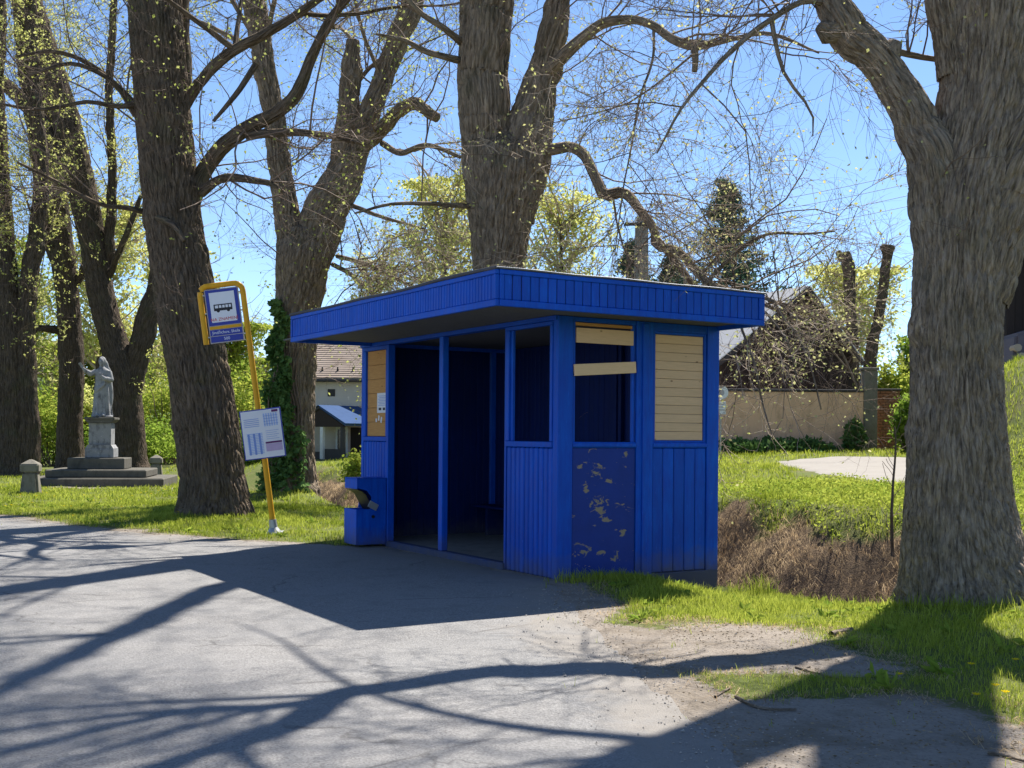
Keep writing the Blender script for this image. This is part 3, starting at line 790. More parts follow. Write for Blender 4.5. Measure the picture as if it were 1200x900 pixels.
# linden behind the shelter, two stems
Y4 = 19.2
T4 = [
 [p(584, 640, Y4, 33), p(584, 560, Y4, 30), p(584, 440, Y4, 28), p(584, 340, Y4, 28), p(586, 285, Y4, 33), p(589, 240, Y4, 38), p(591, 205, Y4, 41), p(592, 178, Y4, 36), p(593, 160, Y4, 22)],
 [p(576, 270, Y4, 24), p(572, 200, Y4, 29), p(568, 140, Y4, 29), p(568, 80, Y4, 29), p(571, 0, Y4, 30), p(574, -80, Y4, 27), (-.35, 19.2, 12, .32), (-.2, 19.1, 15, .2), (0, 19, 18.5, .05)],
 [p(603, 260, Y4, 22), p(614, 195, Y4, 27), p(622, 150, Y4 - .05, 26), p(632, 100, Y4 - .1, 20), p(643, 58, Y4 - .2, 17), p(656, 0, Y4 - .3, 15), sh(280, 683, 11.5, .18), sh(140, 742, 14, .14), sh(0, 810, 17, .09), sh(-120, 880, 19, .03)],
 [p(640, 85, Y4 - .2, 9), p(662, 64, 18.6, 8), p(681, 44, 18.4, 7), p(706, 27, 18.2, 6), p(735, 22, 18, 5.2), p(765, 29, 17.8, 5), p(790, 47, 17.6, 5.2), p(815, 53, 17.5, 6.5), p(845, 49, 17.3, 3.4), p(900, 40, 17, 2.6), p(960, 62, 16.8, 1.2)],
 [p(812, 50, 17.5, 5), p(815, 66, 17.4, 4), p(814, 84, 17.4, 3)],
 [p(620, 176, Y4, 9), p(645, 174, 19, 7), p(666, 172, 18.8, 6.2), p(685, 183, 18.6, 6.2), p(700, 208, 18.4, 6.5), p(710, 228, 18.3, 8), p(730, 225, 18.2, 7), p(749, 245, 18, 5.6), p(766, 270, 17.8, 5.2), p(770, 288, 17.8, 5.5), p(792, 291, 17.6, 4.8), p(813, 316, 17.4, 4.6), p(831, 332, 17.2, 4.5), p(865, 344, 17, 3), p(905, 352, 16.8, 2.2), p(950, 382, 16.6, 1.3)],
 [p(769, 280, 17.8, 5), p(784, 297, 17.9, 4.5), p(800, 318, 18, 4), p(815, 338, 18.1, 3.5)],
 [p(822, 338, 17.2, 3), p(848, 310, 17, 2.6), p(878, 284, 16.9, 2.3), p(905, 273, 16.8, 2), p(940, 274, 16.7, 1.6), p(978, 271, 16.6, 1)],
 [p(560, 243, Y4, 3.6), p(530, 240, 18.8, 3), p(495, 238, 18.5, 2.6), p(455, 240, 18.3, 2), p(415, 250, 18.2, 1.2)],
 [p(545, 52, Y4, 6), p(530, 42, 18.8, 4.4), p(514, 29, 18.6, 4), p(492, 14, 18.4, 3.5), p(462, -20, 18.2, 3)],
 [p(545, 72, Y4, 5), p(520, 67, 18.8, 4), p(500, 60, 18.6, 3.6), p(477, 48, 18.4, 3), p(440, 40, 18.2, 1.6)],
 [p(860, 346, 17, 1.9), p(868, 380, 16.8, 1.6), p(885, 430, 16.6, 1.3), p(893, 470, 16.5, 1.1), p(905, 510, 16.4, .7)],
 [p(905, 352, 16.8, 1.7), p(935, 395, 16.7, 1.5), p(950, 430, 16.6, 1.2), p(962, 480, 16.5, .8)],
 [p(880, 350, 17, 1.7), p(925, 372, 17, 1.5), p(965, 400, 17, 1.2), p(1000, 440, 17, .8)],
 [p(766, 30, 17.8, 2), p(765, 70, 17.6, 1.5), p(750, 115, 17.5, 1.3), p(740, 170, 17.4, 1.1), p(730, 225, 17.4, .9), p(720, 300, 17.4, .6)],
 [p(840, 338, 17.2, 2.2), p(880, 352, 16.9, 1.8), p(920, 395, 16.7, 1.4), p(935, 450, 16.6, 1)],
 [p(900, 352, 16.9, 2), p(950, 368, 16.8, 1.7), p(985, 410, 16.8, 1.3), p(1005, 455, 16.8, .9)],
]
make_tree('forked linden rising right behind the blue shelter roof', T4, 'bark_mid', -.1, 4, amp=.034, nseg=230, step=.04, root=.3, ridge=.062, n1=250, n2=9, n3=6, zmin=3.2,
          leaf_n=.55, leaf_size=.05, leaf_mat='leaf_pale', epi=60, crown=10, crown_z=9, droop=(11, 12, 13, 15, 16), l1=(1.0, 3.2), upb=0)

# linden with ivy, left of the shelter
Y3 = 26.0
T3 = [
 [p(345, 612, Y3, 25), p(345, 585, Y3, 22), p(346, 540, Y3, 21), p(346, 480, Y3, 22), p(346, 420, Y3, 24), p(349, 350, Y3, 26), p(354, 300, Y3, 30), p(358, 270, Y3, 22)],
 [p(343, 330, Y3, 17), p(338, 260, Y3, 15), p(328, 190, Y3, 12.5), p(320, 130, Y3, 11.5), p(308, 60, Y3, 12), p(297, 0, Y3, 13), p(284, -70, Y3, 12), (-6.4, 26, 14.5, .16), (-6.6, 25.6, 18, .05)],
 [p(360, 320, Y3, 21), p(376, 265, Y3, 25), p(396, 218, Y3, 22), p(414, 180, Y3, 16), p(431, 140, Y3, 12.5), p(448, 95, Y3, 11.5), p(465, 50, Y3, 12), p(481, 8, Y3, 12.5), p(494, -50, Y3, 11), (-1.6, 25.6, 15, .14), (-1.0, 25, 18, .05)],
 [p(396, 215, Y3, 15), p(404, 160, Y3, 12.5), p(409, 110, Y3, 11.5), p(412, 75, Y3, 10.5), p(414, 48, Y3, 7)],
 [p(430, 168, Y3, 9), p(455, 143, 25.6, 8), p(475, 126, 25.3, 7), p(488, 122, 25.2, 7), p(500, 131, 25.1, 6), p(512, 139, 25, 5)],
 [p(448, 168, Y3, 4), p(470, 180, 25.5, 3.5), p(499, 170, 25, 3), p(540, 184, 24.7, 2)],
 [p(395, 300, Y3, 3), p(430, 310, 25.5, 2.4), p(470, 330, 25, 1.8), p(500, 345, 24.8, 1)],
 [p(390, 310, Y3, 3), p(415, 325, 25.5, 2.4), p(440, 350, 25, 1.6)],
 [p(410, 240, Y3, 3), p(450, 255, 25.5, 2.3), p(497, 268, 25, 1.3)],
]
make_tree('linden with ivy up its left side and a broken stub between two stems', T3, 'bark_mid', float(H(-4.9, 26.)), 3, amp=.04, nseg=190, step=.05, root=.28, ridge=.075, n1=140, n2=9, n3=6, zmin=3.4,
          leaf_n=.6, leaf_size=.065, epi=170, crown=10, crown_z=9, droop=(6, 7), l1=(1.2, 3.8))

# big leaning linden behind the bus stop sign
Y2 = 20.0
T2 = [
 [p(257, 640, Y2, 41), p(254, 612, Y2, 38), p(250, 570, Y2, 35), p(244, 510, Y2, 35), p(233, 440, Y2, 35), p(219, 358, Y2, 34), p(206, 280, Y2, 32), p(199, 220, Y2, 31.5), p(191, 140, Y2, 31), p(187, 80, Y2, 30.5), p(182, 0, Y2, 30), p(178, -80, Y2, 28), (-6.3, 20, 12.5, .32), (-6.5, 20, 16, .14), (-6.4, 19.8, 19, .04)],
 [p(214, 262, Y2, 10), p(228, 226, 20.1, 10), p(240, 200, 20.1, 9.5), p(262, 170, 20, 9.5), p(285, 153, 19.9, 9), p(312, 138, 19.8, 8.5), p(342, 121, 19.6, 8), p(356, 95, 19.5, 7.5), p(371, 55, 19.4, 6.5), p(380, 35, 19.3, 6), p(404, 2, 19.1, 5), p(440, -40, 19, 3)],
 [p(236, 226, 20, 6), p(255, 211, 19.8, 5), p(280, 209, 19.7, 4.5), p(318, 216, 19.5, 3.5), p(340, 232, 19.4, 2)],
 [p(290, 160, 19.9, 5), p(320, 155, 19.8, 5), p(352, 156, 19.7, 4.5), p(394, 161, 19.6, 3.5), p(430, 170, 19.5, 2)],
 [p(214, 200, 20.3, 9), p(216, 120, 20.4, 8.5), p(215, 60, 20.5, 8.5), p(214, 0, 20.6, 8.5), p(212, -90, 20.7, 8), (-5.4, 21, 13, .05)],
 [p(214, 130, 20.2, 6), p(232, 100, 20, 6), p(252, 76, 19.8, 6), p(275, 58, 19.7, 6), p(312, 40, 19.5, 6), p(350, 16, 19.3, 5), p(385, -8, 19.2, 4), p(430, -40, 19, 2)],
 [p(165, 130, Y2, 5), p(130, 95, 19.8, 3.6), p(95, 70, 19.6, 3), p(60, 60, 19.5, 2.4), p(20, 66, 19.4, 1.4)],
 [p(160, 135, Y2, 5), p(140, 105, 19.8, 3.6), p(115, 85, 19.6, 3), p(80, 75, 19.5, 2.4), p(30, 90, 19.4, 1.4)],
 [p(175, 250, Y2, 4), p(150, 244, 19.6, 3), p(118, 240, 19.4, 2.6), p(70, 215, 19.2, 2.2), p(20, 190, 19, 1.4)],
 [p(185, 255, 19.6, 4), p(205, 265, 19.3, 3.4), p(216, 282, 19.2, 3)],
 [p(300, 75, 19.6, 4), p(283, 100, 19.5, 3.4), p(265, 125, 19.4, 2.6), p(250, 142, 19.4, 2)],
 [p(170, 118, Y2, 5), p(140, 125, 19.6, 3), p(100, 120, 19.4, 2.4), p(50, 128, 19.3, 2), p(-10, 120, 19.2, 1.4)],
]
make_tree('tall leaning linden with dark furrowed bark, directly behind the yellow bus stop pole', T2, 'bark', float(H(-5.2, 19.9)), 2, amp=.038, nseg=260, step=.045, root=.16, ridge=.062, n1=125, n2=8, n3=5, zmin=4.0,
          leaf_n=.6, leaf_size=.06, epi=120, crown=9, crown_z=8, l1=(1.2, 3.4))

# trees round the statue
Y1 = 44.
T1c = [
 [p(152, 572, Y1, 22), p(151, 545, Y1, 19), p(150, 510, Y1, 18), p(147, 470, Y1, 19), p(143, 440, Y1, 20), p(133, 400, Y1, 16), p(120, 350, Y1, 15), p(110, 290, Y1, 15), p(98, 230, Y1, 16), p(82, 160, Y1, 16), p(62, 80, Y1, 13), p(42, 20, Y1, 12), p(30, -40, Y1, 10), (-19, 44, 22, .15)],
 [p(150, 470, Y1, 14), p(158, 430, Y1, 13), p(170, 385, Y1, 13), p(183, 340, Y1, 12), p(192, 290, Y1, 11), p(198, 200, Y1, 9), p(200, 60, Y1, 6), (-13, 44, 20, .05)],
 [p(120, 340, Y1, 6), p(128, 280, Y1, 6), p(132, 200, Y1, 5), p(128, 120, Y1, 4.6), p(132, 30, Y1, 4), p(135, -40, Y1, 3)],
 [p(100, 240, Y1, 11), p(75, 190, Y1, 10), p(45, 140, Y1, 9), p(20, 110, Y1, 8), p(-20, 80, Y1, 6)],
 [p(125, 330, Y1, 4), p(150, 270, 43, 3.4), p(165, 230, 43, 2.5)],
]
make_tree('forked linden standing directly behind the stone statue', T1c, 'bark_dark', 0., 21, amp=.04, nseg=48, step=.12, root=.3, ridge=.16, n1=110, n2=8, n3=4, zmin=4, leaf_n=1.3, leaf_size=.085, epi=110, crown=5, crown_z=9, extra_leaf=1, l1=(1.5, 4.5), leaf_mat='leaf_gold')
T1b = [
 [p(84, 566, 46, 18), p(83, 545, 46, 15.5), p(82, 500, 46, 14), p(84, 430, 46, 14), p(80, 360, 46, 13), p(74, 300, 46, 13), p(70, 250, 46, 11), p(66, 200, 46, 10), p(58, 120, 46, 9), p(46, 40, 46, 8), p(40, -40, 46, 6), (-19, 46, 21, .06)],
 [p(76, 330, 46, 9), p(62, 290, 46, 8), p(50, 240, 46, 8), p(42, 170, 46, 7), p(28, 80, 46, 7), p(22, 0, 46, 6), p(18, -60, 46, 4)],
 [p(80, 390, 46, 5), p(50, 385, 45.5, 4.5), p(20, 390, 45, 4)],
 [p(82, 340, 46, 5), p(100, 310, 46, 4.5), p(104, 270, 46, 4)],
]
make_tree('slim dark trunk with side knobs, left of the statue', T1b, 'bark_dark', 0., 22, amp=.035, nseg=40, step=.12, root=.22, ridge=.15, n1=90, n2=8, n3=4, zmin=4, leaf_n=1.3, leaf_size=.085, epi=90, crown=4, crown_z=8, extra_leaf=1, l1=(1.5, 4.5), leaf_mat='leaf_gold')
T1a = [
 [p(10, 575, 38, 29), p(10, 550, 38, 25), p(11, 500, 38, 22), p(9, 430, 38, 20), p(5, 350, 38, 18), p(2, 280, 38, 14), p(-2, 200, 38, 12), p(-6, 100, 38, 10), p(-6, 0, 38, 11), (-18, 38, 20, .1)],
 [p(28, 572, 38, 17), p(31, 540, 38, 15), p(32, 480, 38, 13), p(29, 400, 38, 12), p(34, 330, 38, 10), p(44, 270, 38, 9), p(48, 200, 38, 8), p(40, 100, 38, 7), p(36, 0, 38, 6)],
 [p(10, 300, 38, 7), p(-20, 240, 37.5, 6), p(-60, 170, 37, 4)],
]
make_tree('broad dark trunk at the left edge of the picture, behind the short stone post', T1a, 'bark_dark', 0., 23, amp=.04, nseg=48, step=.1, root=.2, ridge=.15, n1=110, n2=8, n3=4, zmin=3.4, leaf_n=1.3, leaf_size=.08, epi=160, crown=4, crown_z=8, extra_leaf=1, l1=(1.2, 4), leaf_mat='leaf_gold')

# ------------------------------------------------------------------ background trees and shrubs
def cloud_pts(n, rng, c, rad, clumps, spread=.34):
    cc = rng.normal(size=(clumps, 3)); cc = cc / np.linalg.norm(cc, axis=1)[:, None] * rng.uniform(.15, 1, (clumps, 1)) ** .6
    k = rng.integers(0, clumps, n)
    q = cc[k] + rng.normal(0, spread, (n, 3)) * rng.uniform(.5, 1.1, (clumps, 1))[k]
    return q * np.asarray(rad) + np.asarray(c), rng.uniform(0, 1, clumps)[k]
def loose_tree(px, ytop, Yd, wpx, zb, mat, label, seed, nleaf=5000, lsize=.3, name='spring_tree', clumps=45, crown_from=.3, ybase=None):
    rng = np.random.default_rng(seed)
    Xc, _, zt = at(px, ytop, Yd)
    rw = wpx * Yd / F; h_ = zt - zb
    e = empty(name, (Xc, Yd, zb), 0, label, 'tree', 'loose spring trees in the background')
    nodes = [(0, 0, -.2, .028 * h_), (rng.normal(0, .1), 0, h_ * .3, .02 * h_), (rng.normal(0, .3), 0, h_ * .6, .012 * h_), (rng.normal(0, .3), 0, h_ * .95, .002 * h_)]
    Vs, Fs, Bs, n0 = [], [], [], 0
    V, Fc, bk, O, cap = limb_arrays(nodes, 10, h_ / 40, 0, seed); Vs.append(V); Fs.append(Fc); Bs.append(bk)
    link('trunk', fast_mesh('trunk', V, Fc, True, {'bark': bk}), M['bark_dark'], e)
    PP = O[None, np.linspace(len(O) * .25, len(O) - 1, 12).astype(int)]
    Ps, D, L, r = sprout(PP[..., :3], PP[..., 3], 46, rng, rw * .5, rw * 1.15, (30, 65))
    P1 = grow(Ps, D, L, 7, rng, .16, .1); R1 = np.full(46, .009 * h_)[:, None] * np.linspace(.8, .15, 7)[None]
    Ps, D, L, r = sprout(P1, R1, 420, rng, rw * .15, rw * .45)
    P2 = grow(Ps, D, L, 5, rng, .2, .05); R2 = np.full(420, .0022 * h_)[:, None] * np.linspace(1, .3, 5)[None]
    Va, Fa = batch_tubes(P1, R1, 4); Vb, Fb = batch_tubes(P2, R2, 3)
    link('branches', fast_mesh('branches', np.vstack([Va, Vb]), np.vstack([Fa, Fb + len(Va)])), M['twig_pale'], e)
    k = rng.integers(0, 420, nleaf); j = rng.integers(1, 5, nleaf)
    LP = P2[k, j] + rng.normal(0, rw * .055, (nleaf, 3))
    tone = rng.uniform(0, 1, 420)[k]
    LP[:, 2] = np.clip(LP[:, 2], h_ * .06, h_ * 1.02)
    leaves('leaves', LP, lsize, M[mat], e, rng, tint=tone, flat=.1)
    return e
loose_tree(520, 222, 70, 105, 1., 'leaf_gold', 'golden leaved tree in the distance left of the central linden trunk', 31, 9000, .26)
loose_tree(656, 234, 76, 82, 1., 'leaf_gold', 'yellowish tree in the distance right of the central linden trunk', 32, 6500, .26)
loose_tree(1000, 322, 62, 96, 1.5, 'leaf_gold', 'light green tree behind the dark barn gable', 33, 5200, .25)
loose_tree(268, 385, 78, 52, .5, 'leaf_bush', 'green tree in the gap under the bus stop sign', 34, 5000, .3)
loose_tree(120, 250, 66, 90, 0, 'leaf_gold', 'tall yellow green tree behind the statue', 35, 8000, .26)
loose_tree(20, 290, 70, 80, 0, 'leaf_bush', 'loose green tree behind the trunk at the left edge', 36, 7000, .26)
loose_tree(215, 300, 74, 62, 0, 'leaf_gold', 'pale tree showing between the statue and the leaning linden', 37, 4500, .28)
loose_tree(1075, 400, 58, 36, 1.6, 'leaf_green', 'green tree low beside the right linden trunk', 38, 4000, .25)
loose_tree(440, 300, 84, 50, 1., 'leaf_pale', 'pale thin tree in the distance above the left end of the shelter roof', 39, 2200, .26)

loose_tree(58, 405, 92, 48, 0, 'leaf_pale', 'hazy pale tree far off between the broad left trunk and the slim trunk', 131, 4200, .34)
loose_tree(108, 398, 96, 40, 0, 'leaf_bush', 'far green tree between slim trunk and statue head', 132, 4200, .34)
loose_tree(172, 402, 94, 42, 0, 'leaf_pale', 'hazy pale tree far off right of the statue', 133, 4200, .34)
loose_tree(298, 425, 96, 50, .5, 'leaf_bush', 'far green tree low between bus stop pole and ivy trunk', 134, 4500, .34)
def shrub(px, ytop, Yd, wpx, zb, mat, label, seed, nleaf=4500, lsize=.17, name='shrub', dep=.8, group='leafy spring shrubs'):
    rng = np.random.default_rng(seed)
    Xc, _, zt = at(px, ytop, Yd)
    rw = wpx * Yd / F; h_ = zt - zb
    e = empty(name, (Xc, Yd, zb), 0, label, 'shrub', group)
    n = 26
    az = rng.uniform(0, 2 * PI, n)
    P0 = np.c_[np.cos(az), np.sin(az), np.zeros(n)] * rng.uniform(0, rw * .4, n)[:, None] - np.array([0, 0, .1])
    D = np.c_[np.cos(az) * .5, np.sin(az) * .5, np.ones(n)]
    P1 = grow(P0, D, rng.uniform(.6, 1.05, n) * h_, 7, rng, .15, .05)
    R1 = np.full(n, .012 * h_)[:, None] * np.linspace(1, .2, 7)[None]
    V, Fc = batch_tubes(P1, R1, 4)
    link('stems', fast_mesh('stems', V, Fc), M['twig'], e)
    LP, tone = cloud_pts(nleaf, rng, (0, 0, h_ * .52), (rw, rw * dep, h_ * .5), 34, .3)
    LP[:, 2] = np.abs(LP[:, 2])
    leaves('leaves', LP, lsize, M[mat], e, rng, tint=tone, flat=.2)
for i, a in enumerate([
    (62, 470, 50, 44, 0, 'leaf_bush', 'yellow green shrub between the broad left trunk and the slim trunk'),
    (112, 455, 52, 36, 0, 'leaf_gold', 'bright shrub seen between slim trunk and statue'),
    (188, 440, 54, 48, 0, 'leaf_bush', 'tall shrub right of the statue, left of the leaning linden'),
    (285, 440, 50, 44, .2, 'leaf_bush', 'shrub framed between leaning linden and ivy trunk'),
    (300, 505, 38, 26, .2, 'leaf_green', 'low green shrub behind the timetable board'),
    (20, 480, 56, 50, 0, 'leaf_green', 'dark green shrub low at the left picture edge'),
    (225, 505, 60, 50, 0, 'leaf_green', 'green shrub glimpsed low behind the leaning linden'),
    (1050, 430, 44, 26, 1.1, 'leaf_bush', 'bright shrub beside the brick pier'),
    (1072, 470, 36, 22, 1.0, 'leaf_green', 'green shrub touching the left side of the right linden'),
    (425, 533, 24.5, 24, .35, 'leaf_bush', 'yellow green bush on the ditch bank by the left end of the shelter'),
    (955, 420, 50, 40, 1.2, 'leaf_pale', 'pale shrub behind the garden wall pillar'),
    (868,  519, 37.9, 30, .75, 'leaf_ivy', 'low dark plants at the wall foot beside the shelter corner'),  # dark leaves added along the wall foot to deepen its shadow strip
    (915,  519, 37.9, 26, .75, 'leaf_ivy', 'low dark plants at the middle of the wall foot'),
    (950,  519, 37.9, 24, .8, 'leaf_ivy', 'low dark plants at the wall foot left of the dark corner'),
    (1002, 500, 38.2, 9, .9, 'leaf_ivy', 'dark climber in the corner by the wall pillar'),
    (150, 500, 50, 50, 0, 'leaf_green', 'green shrub low behind the statue steps'),
    ]):
    if a[2] > 30 and a[4] == 0: a = (a[0], a[1] - 6, *a[2:])
    shrub(*a, seed=60 + i, nleaf=5200 if a[2] > 30 else 2600, lsize=.17 if a[2] > 30 else .08)

def spruce(px, ytop, Yd, zb, wpx, label, seed, whorls=26):
    rng = np.random.default_rng(seed)
    Xc, _, zt = at(px, ytop, Yd); h_ = zt - zb; rw = wpx * Yd / F
    e = empty('spruce_tree', (Xc, Yd, zb), 0, label, 'conifer', 'dark spruces')
    V, Fc, bk, O, cap = limb_arrays([(0, 0, -.2, .2), (0, 0, h_ * .5, .12), (0, 0, h_, .015)], 10, .4, 0, seed)
    link('trunk', fast_mesh('trunk', V, Fc, True, {'bark': bk}), M['bark_dark'], e)
    P0, D, L = [], [], []
    for w in range(whorls):
        f = w / (whorls - 1); z = h_ * (.12 + .87 * f)
        for k in range(9):
            az = rng.uniform(0, 2 * PI); P0.append((0, 0, z + rng.normal(0, .12))); D.append((math.cos(az), math.sin(az), .12 + .4 * f))
            L.append(rw * (1.03 - f) ** .95 * rng.uniform(.6, 1.15) + .15)
    P1 = grow(np.array(P0), np.array(D), np.array(L), 7, rng, .06, -.06)
    R1 = np.full(len(P1), .03)[:, None] * np.linspace(1, .25, 7)[None]
    Va, Fa = batch_tubes(P1, R1, 3)
    link('branches', fast_mesh('branches', Va, Fa), M['twig'], e)
    n = 19000
    k = rng.integers(0, len(P1), n); u = rng.uniform(.15, 1, n) * 5.99; i = u.astype(int); fr = (u - i)[:, None]
    Q = P1[k, i] * (1 - fr) + P1[k, i + 1] * fr + rng.normal(0, .13, (n, 3)) * np.array([1, 1, .6]); Q[:, 2] -= rng.uniform(0, .3, n)
    leaves('needles', Q, .26, M['needle'], e, rng, flat=.2, droop=.5, asp=.35)
    k = rng.integers(0, len(P1) , 500); sel = k > len(P1) * .35
    Q = P1[k[sel], 5] - np.array([0, 0, .1]); co_ = leaves('cones', Q + rng.normal(0, .12, Q.shape), .22, M['cone'], e, rng, droop=2., asp=.4); co_['kind'] = 'stuff'
spruce(851, 214, 58, 1.2, 128, 'tall dark spruce right of the utility pole', 41)
spruce(742, 286, 62, 1.2, 92, 'shorter dark spruce behind the utility pole', 42, 20)
spruce(790, 300, 66, 1.2, 92, 'dark spruce low between the pole and the tall spruce', 43, 18)

# pollarded stumps behind the barn
def pollard(nodes, label, seed):
    e = empty('pollard_tree', nodes[0][:3], 0, label, 'tree', 'pollarded bare trunks')
    off = np.array(nodes[0][:3])
    rng = np.random.default_rng(seed)
    V, Fc, bk, O, cap = limb_arrays(nodes, 24, .12, .03, seed, None, .14, .12)
    V2, Fc2, bk2, _, _ = limb_arrays([(nodes[-1][0] - .1, nodes[-1][1], nodes[-1][2] - .35, nodes[-1][3] * .7), (nodes[-1][0] - .3, nodes[-1][1], nodes[-1][2] + .05, nodes[-1][3] * .55)], 12, .1, .01, seed + 2)
    link('trunk', fast_mesh('trunk', np.vstack([V, V2]) - off, np.vstack([Fc, Fc2 + len(V)]), True, {'bark': np.vstack([bk, bk2])}), M['bark_dark'], e)
    PP = O[None, np.linspace(len(O) * .3, len(O) - 1, 10).astype(int)]
    Ps, D, L, r = sprout(PP[..., :3], PP[..., 3], 60, rng, .3, 1.1)
    P1 = grow(Ps, D, L, 5, rng, .2, .1); V, Fc = batch_tubes(P1, np.full((60, 5), .012), 3)
    link('branches', fast_mesh('branches', V - off, Fc), M['twig'], e)
    LP = P1[rng.integers(0, 60, 90), rng.integers(1, 5, 90)] + rng.normal(0, .05, (90, 3))
    leaves('leaves', LP - off, .12, M['leaf_bush'], e, rng)
pollard([p(1000, 470, 50, 7.5), p(999, 400, 50, 6.5), p(996, 350, 50, 6.2), p(994, 312, 50, 7.5), p(990, 296, 50, 6)], 'straight bare pollarded trunk behind the barn roof, left of two', 51)
pollard([p(1016, 480, 50, 7.5), p(1021, 410, 50, 6.6), p(1030, 370, 50, 6.2), p(1036, 330, 50, 5.8), p(1040, 302, 50, 5.6), p(1042, 289, 50, 6.5)], 'slanting bare pollarded trunk behind the barn roof, right of two', 52)

# ivy on the third trunk
rng = np.random.default_rng(77)
q = []
for k in range(3400):
    yv = rng.uniform(0, 1); py = 352 + yv * 238
    wl = 6 + 22 * yv ** .8
    a_ = rng.uniform(-1, 1)
    cx = 346 - 17 - wl * .25 + a_ * wl * .62 + 5 * math.sin(py * .12)
    X_, Y_, Z_ = at(cx, py, Y3 - .42 + .18 * a_ * -1 - .1 * rng.uniform())
    q.append((X_, Y_, Z_))
for k in range(900):                                                    # straggling over the face of the trunk
    py = rng.uniform(440, 592); cx = rng.uniform(326, 358 if py > 500 else 340)
    q.append(at(cx, py, Y3 - .50))
q = np.array(q); tn = np.clip(.5 + .5 * vnoise(q * 2.3), 0, 1)
iv = empty('ivy', (-4.9, 25.5, .2), 0, 'dark green ivy climbing the left side of the trunk beside the timetable', 'ivy')
off = np.array([-4.9, 25.5, .2])
leaves('leaves', q - off, .13, M['leaf_ivy'], iv, rng, tint=tn, flat=.1, droop=.6, asp=.85)
sp = []
for k in range(9):
    x0 = 318 + k * 4
    sp.append([at(x0 + 4 * math.sin(i * 1.3 + k), 590 - i * (14 + 2 * k % 9), Y3 - .45) for i in range(12)])
V, Fc = batch_tubes(np.array(sp), np.full((9, 12), .018), 4)
link('stems', fast_mesh('stems', V - off, Fc), M['twig'], iv)

# ------------------------------------------------------------------ grass
def blades(name, x, y, z, hgt, wid, mat, rng, lean=.45, tint=None, down=None, az=None):
    n = len(x)
    az = rng.uniform(0, 2 * PI, n) if az is None else az
    d = np.c_[np.cos(az), np.sin(az), np.zeros(n)]; w = np.c_[-np.sin(az), np.cos(az), np.zeros(n)]
    rot = rng.uniform(0, PI, n); w = w * np.cos(rot)[:, None] + d * np.sin(rot)[:, None]
    b = np.c_[x, y, z - .01]; ln = (rng.uniform(.1, 1, n) * lean)[:, None]; h_ = hgt[:, None]
    upv = np.array([0, 0, 1.])
    m = b + upv * h_ * .55 + d * h_ * ln * .35
    tp = b + upv * h_ * (1 - .35 * ln) + d * h_ * ln
    if down is not None:
        tp = b + upv * h_ * .15 + d * h_ * ln * 1.1; m[:, 2] -= .2 * hgt; tp[:, 2] -= down * hgt
    hw = (wid / 2)[:, None] * w
    V = np.stack([b - hw, b + hw, m + hw * .75, m - hw * .75, tp], 1).reshape(-1, 3)
    k = np.arange(n)[:, None] * 5
    Q = np.hstack([k, k + 1, k + 2, k + 3]); T = np.hstack([k + 3, k + 2, k + 4])
    me = bpy.data.meshes.new(name)
    nl = n * 7
    me.vertices.add(len(V)); me.vertices.foreach_set('co', V.astype(np.float32).ravel())
    L_ = np.hstack([Q, T]).astype(np.int32)
    me.loops.add(nl); me.loops.foreach_set('vertex_index', L_.ravel())
    me.polygons.add(2 * n)
    ls = (np.arange(n)[:, None] * 7 + np.array([[0, 4]])).astype(np.int32).ravel()
    me.polygons.foreach_set('loop_start', ls); me.polygons.foreach_set('loop_total', np.tile(np.array([4, 3], np.int32), n))
    me.polygons.foreach_set('use_smooth', np.full(2 * n, True))
    a = me.attributes.new('tint', 'FLOAT', 'POINT')
    tt = rng.uniform(0, 1, n) if tint is None else np.clip(tint + rng.normal(0, .33, n), 0, 1)
    a.data.foreach_set('value', np.repeat(tt, 5).astype(np.float32))
    me.update(calc_edges=True)
    return tag(link(name, me, mat), kind='stuff')
rng = np.random.default_rng(101)
def scatter(n, x0, x1, y0, y1):
    return rng.uniform(x0, x1, n), rng.uniform(y0, y1, n)
def grass_field(zones, name, hmul=1.0):
    xs, ys, hs = [], [], []
    for (x0, x1, y0, y1, dens, h) in zones:
        n = int((x1 - x0) * (y1 - y0) * dens)
        x, y = scatter(n, x0, x1, y0, y1)
        s, t_ = st(x, y)
        inside = (s > -.02) & (s < 2.28) & (t_ > -.01) & (t_ < 5)
        dm = dirt_mask(x, y) + .7 * n2(x, y, 6, 3, 3)
        bk = bank_mask(x, y) + .5 * n2(x, y, 3, 3, 8)
        ok = (~inside) & (dm < .12 + .62 * rng.uniform(size=n) ** 1.5) & (bk < .35 + .25 * rng.uniform(size=n)) & (poly_sd(x, y, PATH) > np.where(y < 26, .75, .2))
        vis = np.abs(x / np.maximum(y, .1)) < .50
        ok &= vis
        x, y = x[ok], y[ok]
        cl = np.clip(.5 + .75 * n2(x, y, 2.2, 3, 6) + .35 * n2(x, y, 7, 2, 16), 0, 1.2)
        ok = rng.uniform(size=len(x)) < .25 + 1.1 * cl
        x, y, cl = x[ok], y[ok], cl[ok]
        xs.append(x); ys.append(y); hs.append(h * (.35 + .9 * cl) * rng.uniform(.6, 1.35, len(x)))
    x = np.concatenate(xs); y = np.concatenate(ys); hh = np.concatenate(hs) * hmul
    tn = .5 + .9 * n2(x, y, .8, 3, 1)
    wid = np.clip(.0011 * y * .45, .0035, .02) * rng.uniform(.7, 1.4, len(x))
    return blades(name, x, y, H(x, y), hh, wid, M['grass'], rng, .75, tn)
